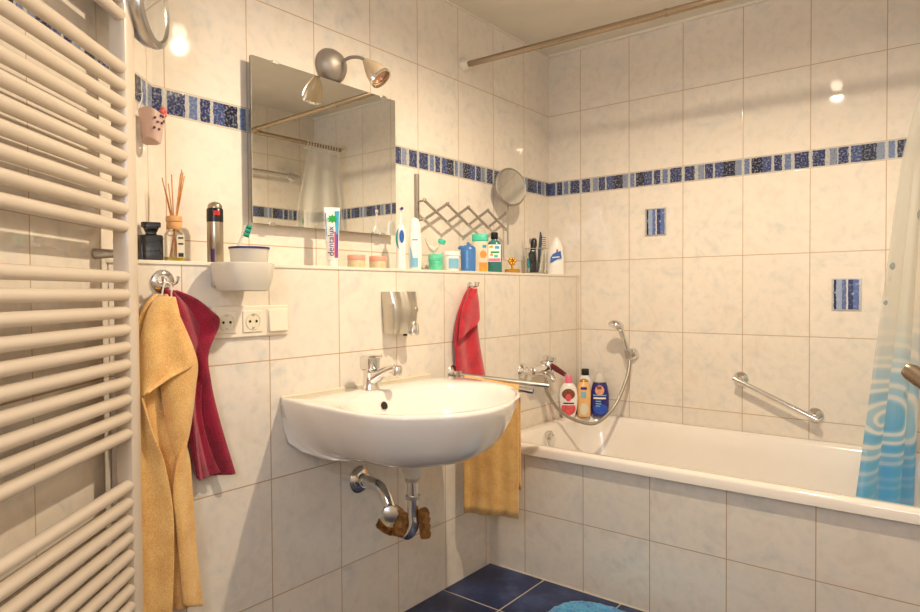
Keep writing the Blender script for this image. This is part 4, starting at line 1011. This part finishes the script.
# scarlet towel
tw = thing('scarlet_hand_towel', 'small scarlet terry towel on a hook right of the soap dispenser', 'towel', (D, -0.90, 1.10))
rowsV = [(1.108, -0.906, -0.880, 1.108), (1.075, -0.940, -0.866, 1.075), (1.02, -0.972, -0.856, 1.01), (0.935, -0.996, -0.844, 0.92), (0.86, -0.992, -0.824, 0.84), (0.785, -0.986, -0.800, 0.757)]
b_ = sheet(rowsV, lambda u, v: D+0.012+0.008*sin(u*8+1)*min(1, v*3+0.2)+0.010*sin(pi*u)*(0.3+v))
link('cloth', b_, M_RED2, tw, solid=0.006, subsurf=1)
rowsW = [(1.106, -0.904, -0.884, 1.106), (1.06, -0.952, -0.872, 1.06), (1.01, -0.980, -0.868, 1.01), (0.965, -0.992, -0.872, 0.985), (0.918, -0.998, -0.900, 0.966)]
b_ = sheet(rowsW, lambda u, v: D+0.036+0.010*sin(pi*u)+0.006*sin(u*7+1)*v)
link('folded_corner', b_, M_RED2, tw, solid=0.006, subsurf=1)

# swing towel rail with yellow bath towel
sr = thing('swing_towel_rail', 'chrome swing towel rail with two arms right of the washbasin', 'towel rail', (D, -0.985, 0.79))
MX, MYY, MZ = D+0.03, -0.985, 0.792
link('wall_disc', lathe(B(), [(0.030, 0.0), (0.031, 0.004), (0.026, 0.010), (0.012, 0.014), (0.011, 0.03)], (D+0.0005, MYY, MZ), (1, 0, 0)), M_CHR, sr)
link('pivot', lathe(B(), [(0.011, -0.022), (0.012, -0.020), (0.012, 0.012), (0.009, 0.014)], (MX, MYY, MZ-0.002), (0, 0, 1)), M_CHR, sr)
E2 = Vector((0.462, -0.892, 0.738))
link('arm', tube(B(), [(MX, MYY, MZ-0.004), (0.502, -0.849, 0.757)], 0.0085, 16), M_STEEL, sr)
link('arm', tube(B(), [(MX, MYY, MZ-0.014), E2], 0.0105, 16), M_CHR, sr)
bt = thing('yellow_bath_towel', 'yellow terry towel draped over the swing rail beside the washbasin', 'towel', (0.38, -1.05, 0.78))
A0 = Vector((MX, MYY, MZ-0.014)); A1 = E2; al = (A1-A0).length; ad = (A1-A0).normalized(); an = Vector((ad.y, -ad.x, 0)).normalized()
if an.y > 0: an = -an
b_ = B(); G_ = []
for i in range(41):
    u = i/40; base = A0 + ad*(0.025+(al-0.075)*u); zt = base.z
    row = []
    for s in range(33):
        k = s/32
        wob = 0.005*sin(u*11+k*3)+0.003*sin(u*23+1)
        if k < 0.42:   # back side going up
            v = 1-k/0.42; p = base - an*(0.0145-wob*v*0.4); z = zt-0.01-0.36*v
        elif k < 0.5:
            a = (k-0.42)/0.08*pi; p = base - an*0.0145*cos(a); z = zt-0.004+0.017*sin(a)
        else:
            v = (k-0.5)/0.5; p = base + an*(0.0145+max(0, wob+0.006)*v); z = zt-0.004-((zt-0.290)*v)
        row.append(b_.verts.new((p.x, p.y, z)))
    G_.append(row)
for i in range(40):
    for s in range(32): b_.faces.new((G_[i][s], G_[i+1][s], G_[i+1][s+1], G_[i][s+1]))
link('cloth', b_, M_YEL, bt, solid=0.005)

# ------------------------------------------------------------------ bath fittings
mx = thing('bath_mixer', 'chrome wall mixer tap with maroon lever at the tap end of the bath', 'bath tap', (D, -0.43, 0.755))
for y in (-0.515, -0.345):
    link('wall_flange', lathe(B(), [(0.032, 0.0), (0.034, 0.004), (0.028, 0.014), (0.016, 0.020), (0.015, 0.045)], (D+0.0005, y, 0.752), (1, 0, 0)), M_CHR, mx)
link('body', lathe(B(), [(0.014, -0.10), (0.020, -0.096), (0.021, -0.05), (0.027, -0.03), (0.028, 0.03), (0.021, 0.05), (0.020, 0.096), (0.014, 0.10)], (D+0.055, -0.43, 0.755), (0, 1, 0)), M_CHR, mx)
link('cartridge', lathe(B(), [(0.028, -0.02), (0.030, 0.01), (0.026, 0.030), (0.031, 0.036), (0.031, 0.052), (0.022, 0.057), (0, 0.058)], (D+0.060, -0.40, 0.758), (0.12, 0.1, 1)), M_CHR, mx)
link('spout', tube(B(), [(D+0.06, -0.44, 0.742), (D+0.085, -0.44, 0.735), (D+0.105, -0.44, 0.722), (D+0.110, -0.44, 0.705)], [0.016, 0.015, 0.014, 0.013], 16, 5), M_CHR, mx)
link('lever', tube(B(), [(D+0.078, -0.408, 0.775), (D+0.105, -0.408, 0.760), (D+0.150, -0.409, 0.737)], [0.010, 0.013, 0.010], 14), M_MAROON, mx)
link('hose_outlet', lathe(B(), [(0.011, 0), (0.012, -0.02), (0.010, -0.03)], (D+0.055, -0.405, 0.735)), M_CHR, mx)
hs = thing('hand_shower', 'chrome hand shower in a wall bracket with ribbed hose looping to the tap', 'hand shower', (0.448, -0.005, 0.80))
link('wall_bracket', lathe(B(), [(0.026, 0.0), (0.028, 0.006), (0.025, 0.020), (0.018, 0.030), (0.0, 0.033)], (0.450, -0.0005, 0.802), (0, -1, 0)), M_CHR, hs)
link('holder_clip', tube(B(), [(0.446, -0.045, 0.785), (0.442, -0.052, 0.825)], [0.014, 0.016], 16), M_CHRD, hs)
link('handle', tube(B(), [(0.450, -0.044, 0.775), (0.441, -0.053, 0.83), (0.428, -0.068, 0.88), (0.424, -0.080, 0.912), (0.418, -0.090, 0.930)], [0.010, 0.012, 0.0115, 0.012, 0.016], 16, 5), M_CHR, hs)
link('spray_head', lathe(B(), [(0.0, -0.022), (0.020, -0.019), (0.033, -0.009), (0.037, 0.004), (0.035, 0.010), (0.0, 0.012)], (0.412, -0.105, 0.937), (-0.22, -0.42, -1), 32), M_CHR, hs)
hp = [(D+0.055, -0.405, 0.710), (0.231, -0.41, 0.655), (0.262, -0.36, 0.572), (0.317, -0.30, 0.522), (0.383, -0.24, 0.512), (0.427, -0.15, 0.582), (0.452, -0.08, 0.700), (0.451, -0.046, 0.778)]
link('hose', tube(B(), hp, 0.0075, 12, 10), M_HOSE, hs)

gb = thing('grab_bar', 'short slanted chrome grab bar on the back wall over the bath', 'grab bar', (1.06, 0, 0.66))
ga, gbb = Vector((0.922, -0.0005, 0.722)), Vector((1.200, -0.0005, 0.600))
for p in (ga, gbb):
    link('wall_disc', lathe(B(), [(0.029, 0), (0.031, 0.004), (0.026, 0.012), (0.014, 0.020), (0.012, 0.05)], p, (0, -1, 0)), M_CHR, gb)
o_ = Vector((0, -0.052, 0))
link('bar', tube(B(), [ga+o_-(gbb-ga).normalized()*0.018, gbb+o_+(gbb-ga).normalized()*0.018], 0.0105, 18), M_CHR, gb)

# ---- bottles on the bath corner
def shampoo(name, label, x, y, secs, capsecs, mb, mcp, e=2.4, rot=None, z=ZR):
    t = thing(name, label, 'bottle', (x, y, z), face_cam(x, y) if rot is None else rot, 'bottles on the bath corner')
    b_ = B(); loft(b_, secs, 32, e); link('body', b_, mb, t, world=False)
    b_ = B(); loft(b_, capsecs, 28, 2.2); link('cap', b_, mcp, t, world=False)
    return t
def prof_patch(t, name, mm, secs, w, z0, z1, x0=0, th=0.0012):
    def fr(x, z):
        for a, c in zip(secs[:-1], secs[1:]):
            if a[0] <= z <= c[0]:
                s = (z-a[0])/(c[0]-a[0]+1e-9); rx = a[1]+(c[1]-a[1])*s; ry = a[2]+(c[2]-a[2])*s
                return ry*(max(0, 1-abs(x/rx)**2.4))**(1/2.4)
        return 0
    return patch(t, name, mm, 0, 0, z0, z1, fr, th, shape=lambda q_: (x0-w*sqrt(max(0.08, 1-(2*q_-1)**2)), x0+w*sqrt(max(0.08, 1-(2*q_-1)**2))))
def bar_patch(t, name, mm, secs, a, c, z0, z1, th=0.0016):
    def fr(x, z):
        for p, q_ in zip(secs[:-1], secs[1:]):
            if p[0] <= z <= q_[0]:
                s = (z-p[0])/(q_[0]-p[0]+1e-9); rx = p[1]+(q_[1]-p[1])*s; ry = p[2]+(q_[2]-p[2])*s
                return ry*(max(0, 1-abs(x/rx)**2.4))**(1/2.4)
        return 0
    return patch(t, name, mm, a, c, z0, z1, fr, th)
s1 = [(0, 0.026, 0.016), (0.004, 0.030, 0.018), (0.05, 0.040, 0.022), (0.10, 0.043, 0.023), (0.14, 0.036, 0.020), (0.158, 0.022, 0.016), (0.162, 0.014, 0.012)]
t = shampoo('kids_shampoo_bottle', 'white and red shampoo bottle with pink cap, leftmost on the bath corner', 0.209, -0.182, s1, [(0.158, 0.014, 0.013), (0.160, 0.017, 0.015), (0.188, 0.016, 0.014), (0.196, 0.010, 0.009)], M_WHB, M_PPINK)
prof_patch(t, 'label_rose', M_ROSE, s1, 0.033, 0.012, 0.075); prof_patch(t, 'label_picture', M_BROWN, s1, 0.030, 0.085, 0.135); prof_patch(t, 'label_face', M_ROSE, s1, 0.014, 0.078, 0.112, 0.0, 0.0020)
bar_patch(t, 'label_band', M_WHB, s1, -0.034, 0.034, 0.060, 0.076, 0.0018); bar_patch(t, 'label_lettering', M_PURP, s1, -0.024, 0.026, 0.065, 0.072, 0.0026)
s2 = [(0, 0.030, 0.018), (0.004, 0.034, 0.021), (0.13, 0.034, 0.021), (0.16, 0.030, 0.019), (0.185, 0.015, 0.012)]
t = shampoo('rose_lotion_bottle', 'pale bottle with dark green cap standing behind the others in the bath corner', 0.224, -0.045, s2, [(0.184, 0.017, 0.015), (0.186, 0.018, 0.016), (0.212, 0.018, 0.016), (0.214, 0.016, 0.014)], M_WHB, M_DGRN)
prof_patch(t, 'label', M_PINK, s2, 0.024, 0.10, 0.160)
s3 = [(0, 0.026, 0.018), (0.004, 0.030, 0.021), (0.12, 0.033, 0.022), (0.15, 0.028, 0.018), (0.162, 0.022, 0.015)]
t = shampoo('shower_gel_bottle', 'slim peach orange shower gel bottle between the white and indigo ones', 0.256, -0.120, s3, [(0.160, 0.020, 0.014), (0.163, 0.022, 0.016), (0.172, 0.018, 0.014), (0.177, 0.006, 0.005)], M_CREAMB, M_AMB)
prof_patch(t, 'label', M_BEIGE, s3, 0.020, 0.010, 0.065); bar_patch(t, 'label_blue', M_NAVY, s3, -0.014, 0.014, 0.128, 0.140); bar_patch(t, 'label_grey', M_PALEB, s3, -0.013, 0.010, 0.090, 0.118)
s4 = [(0, 0.034, 0.020), (0.004, 0.038, 0.022), (0.05, 0.043, 0.025), (0.10, 0.043, 0.025), (0.14, 0.036, 0.022), (0.160, 0.029, 0.019)]
t = shampoo('indigo_shampoo_bottle', 'wide indigo blue shampoo bottle with clear cap, rightmost on the bath corner', 0.310, -0.066, s4, [(0.158, 0.028, 0.018), (0.160, 0.029, 0.019), (0.185, 0.023, 0.016), (0.200, 0.016, 0.012), (0.202, 0.013, 0.010)], M_SHB, M_FROST)
prof_patch(t, 'label_wave', M_SHBL, s4, 0.034, 0.012, 0.060, 0.004); prof_patch(t, 'label_portrait', M_SKINP, s4, 0.021, 0.100, 0.146); bar_patch(t, 'label_hair', M_BROWN, s4, -0.012, 0.008, 0.128, 0.142, 0.0022)
bar_patch(t, 'label_swoosh', M_PALEB, s4, -0.030, 0.030, 0.098, 0.103, 0.0022); bar_patch(t, 'label_lettering', M_WHB, s4, -0.028, 0.028, 0.083, 0.091, 0.0018)
for k, (a, c) in enumerate(((-0.018, 0.006), (-0.018, 0.008), (-0.018, 0.002))): bar_patch(t, 'label_lettering', M_PALEB, s4, a, c, 0.070-0.011*k, 0.075-0.011*k, 0.0018)

# ------------------------------------------------------------------ shower rails and curtain
rd = thing('curtain_rail', 'long aluminium curtain rail across the room under the ceiling', 'curtain rail', (0, -0.694, 2.04))
link('wall_socket', lathe(B(), [(0.026, 0.0), (0.027, 0.004), (0.022, 0.016), (0.018, 0.030), (0.016, 0.031)], (0.0005, -0.694, 2.040), (1, 0, 0)), M_TRIM, rd)
link('long_rod', tube(B(), [(0.01, -0.694, 2.040), (1.56, -0.694, 2.013)], 0.0125, 18), M_ALU, rd)
link('sleeve', tube(B(), [(0.86, -0.694, 2.0252), (0.872, -0.694, 2.0250)], 0.0140, 18), M_ALU, rd)
link('corner_elbow', tube(B(), [(1.53, -0.694, 2.013), (1.575, -0.690, 2.012), (1.597, -0.672, 2.012), (1.60, -0.62, 2.011)], 0.0145, 16, 5), M_ALU, rd)
link('short_rod', tube(B(), [(1.60, -0.65, 2.011), (1.60, -0.002, 2.011)], 0.0125, 18), M_ALU, rd)
link('wall_socket', lathe(B(), [(0.026, 0.0), (0.022, 0.016), (0.016, 0.031)], (1.60, -0.0005, 2.011), (0, -1, 0)), M_TRIM, rd)
ct = thing('shower_curtain', 'translucent shower curtain with blue water print gathered over the foot of the bath', 'shower curtain', (1.60, -0.25, 0.45))
b_ = B(); G_ = []; NU, NV = 150, 40
for j in range(NV+1):
    v = j/NV; z = 1.975 - v*1.645
    row = []
    for i in range(NU+1):
        u = i/NU
        sat = min(1.0, v/0.30); sat = sat*sat*(3-2*sat)
        y = -0.065 - (0.245 + 0.12*sat + 0.10*v)*u
        xe = 1.600 - 0.080*sat - 0.135*max(0.0, (v-0.25)/0.75)
        xw = 1.600 - 0.04*sat - 0.07*v
        dep = (0.018+0.022*v)*(1-u**6)
        x = xw + (xe-xw)*u**1.3 + dep*sin(u*2*pi*2.6 + 0.5*sin(v*2.5)) + 0.003*sin(u*23+v*4)
        y += 0.010*cos(u*2*pi*5)*(0.3+v)
        row.append(b_.verts.new((x, y, z)))
    G_.append(row)
for j in range(NV):
    for i in range(NU): b_.faces.new((G_[j][i], G_[j][i+1], G_[j+1][i+1], G_[j+1][i]))
link('curtain', b_, M_CURT, ct, solid=0.0)
for k in range(12):
    y = -0.07-0.235*k/11
    link('ring', tube(B(), [(1.600+0.020*cos(a), y+0.004*sin(a), 2.003+0.026*sin(a)) for a in [2*pi*i/16 for i in range(17)]], 0.0022, 6), M_WPL, ct)
gr = thing('wall_handrail', 'chrome handrail on the right wall, seen in the mirror', 'handrail', (XE, -0.5, 1.846))
for y in (-0.19, -0.95):
    link('wall_disc', lathe(B(), [(0.032, 0), (0.034, 0.004), (0.027, 0.012), (0.013, 0.018), (0.012, 0.055)], (XE-0.0005, y, 1.846), (-1, 0, 0)), M_CHR, gr)
link('bar', tube(B(), [(XE-0.055, -0.175, 1.846), (XE-0.055, -0.965, 1.846)], 0.011, 16), M_CHRD, gr)
er = thing('towel_bar', 'champagne coloured towel bar end sticking in at the right edge of the view', 'towel bar', (XE, -1.99, 0.81))
p0, p1 = Vector((1.622, -1.842, 0.990)), Vector((1.888, -1.990, 0.815))
link('bar', tube(B(), [p0, p0+(p1-p0)*0.02, p1], [0.009, 0.0115, 0.0115], 20), M_ALU, er)
link('wall_disc', lathe(B(), [(0.026, 0), (0.028, 0.005), (0.018, 0.016)], (XE-0.0005, -1.995, 0.808), (-1, 0, 0)), M_CHR, er)

# ------------------------------------------------------------------ bath mat
b_ = B(); pts = []
mat_t = None
R = []
for z, k in ((0.002, 1.0), (0.018, 1.03), (0.030, 0.97), (0.032, 0.6), (0.033, 0.2)):
    rr = []
    for i in range(80):
        a = 2*pi*i/80; c_, s_ = cos(a), sin(a)
        x = 0.26*math.copysign(abs(c_)**0.62, c_)*k; y = 0.17*math.copysign(abs(s_)**0.62, s_)*k
        jx = 1+0.018*sin(a*31)+0.012*sin(a*17+1)
        ca, sa = cos(-0.12), sin(-0.12)
        rr.append((0.835+(x*ca-y*sa)*jx, -1.010+(x*sa+y*ca)*jx, z))
    R.append(rr)
rings(b_, R)
mt = link('bath_mat', b_, M_MAT, subsurf=2)
tag(mt, 'fluffy light blue bath mat on the navy floor beside the bath', 'bath mat')
tx = bpy.data.textures.new('shag_noise', 'CLOUDS'); tx.noise_scale = 0.012
md = mt.modifiers.new('shag', 'DISPLACE'); md.texture = tx; md.strength = 0.010; md.mid_level = 0.5; md.texture_coords = 'GLOBAL'

# ------------------------------------------------------------------ ceiling lamp (above the picture)
cl = thing('ceiling_lamp', 'small round ceiling lamp over the middle of the bathroom', 'ceiling lamp', (LAMP[0], LAMP[1], CEIL))
link('canopy', lathe(B(), [(0.055, 0.0), (0.055, -0.012), (0.03, -0.016), (0.02, -0.020)], (LAMP[0], LAMP[1], CEIL-0.001)), M_CHRD, cl)
link('bulb', lathe(B(), [(0.012, 0.040), (0.024, 0.025), (0.030, 0.0), (0.021, -0.021), (0.010, -0.028), (0, -0.030)], (LAMP[0], LAMP[1], LAMP[2]+0.056)), M_BULB, cl)
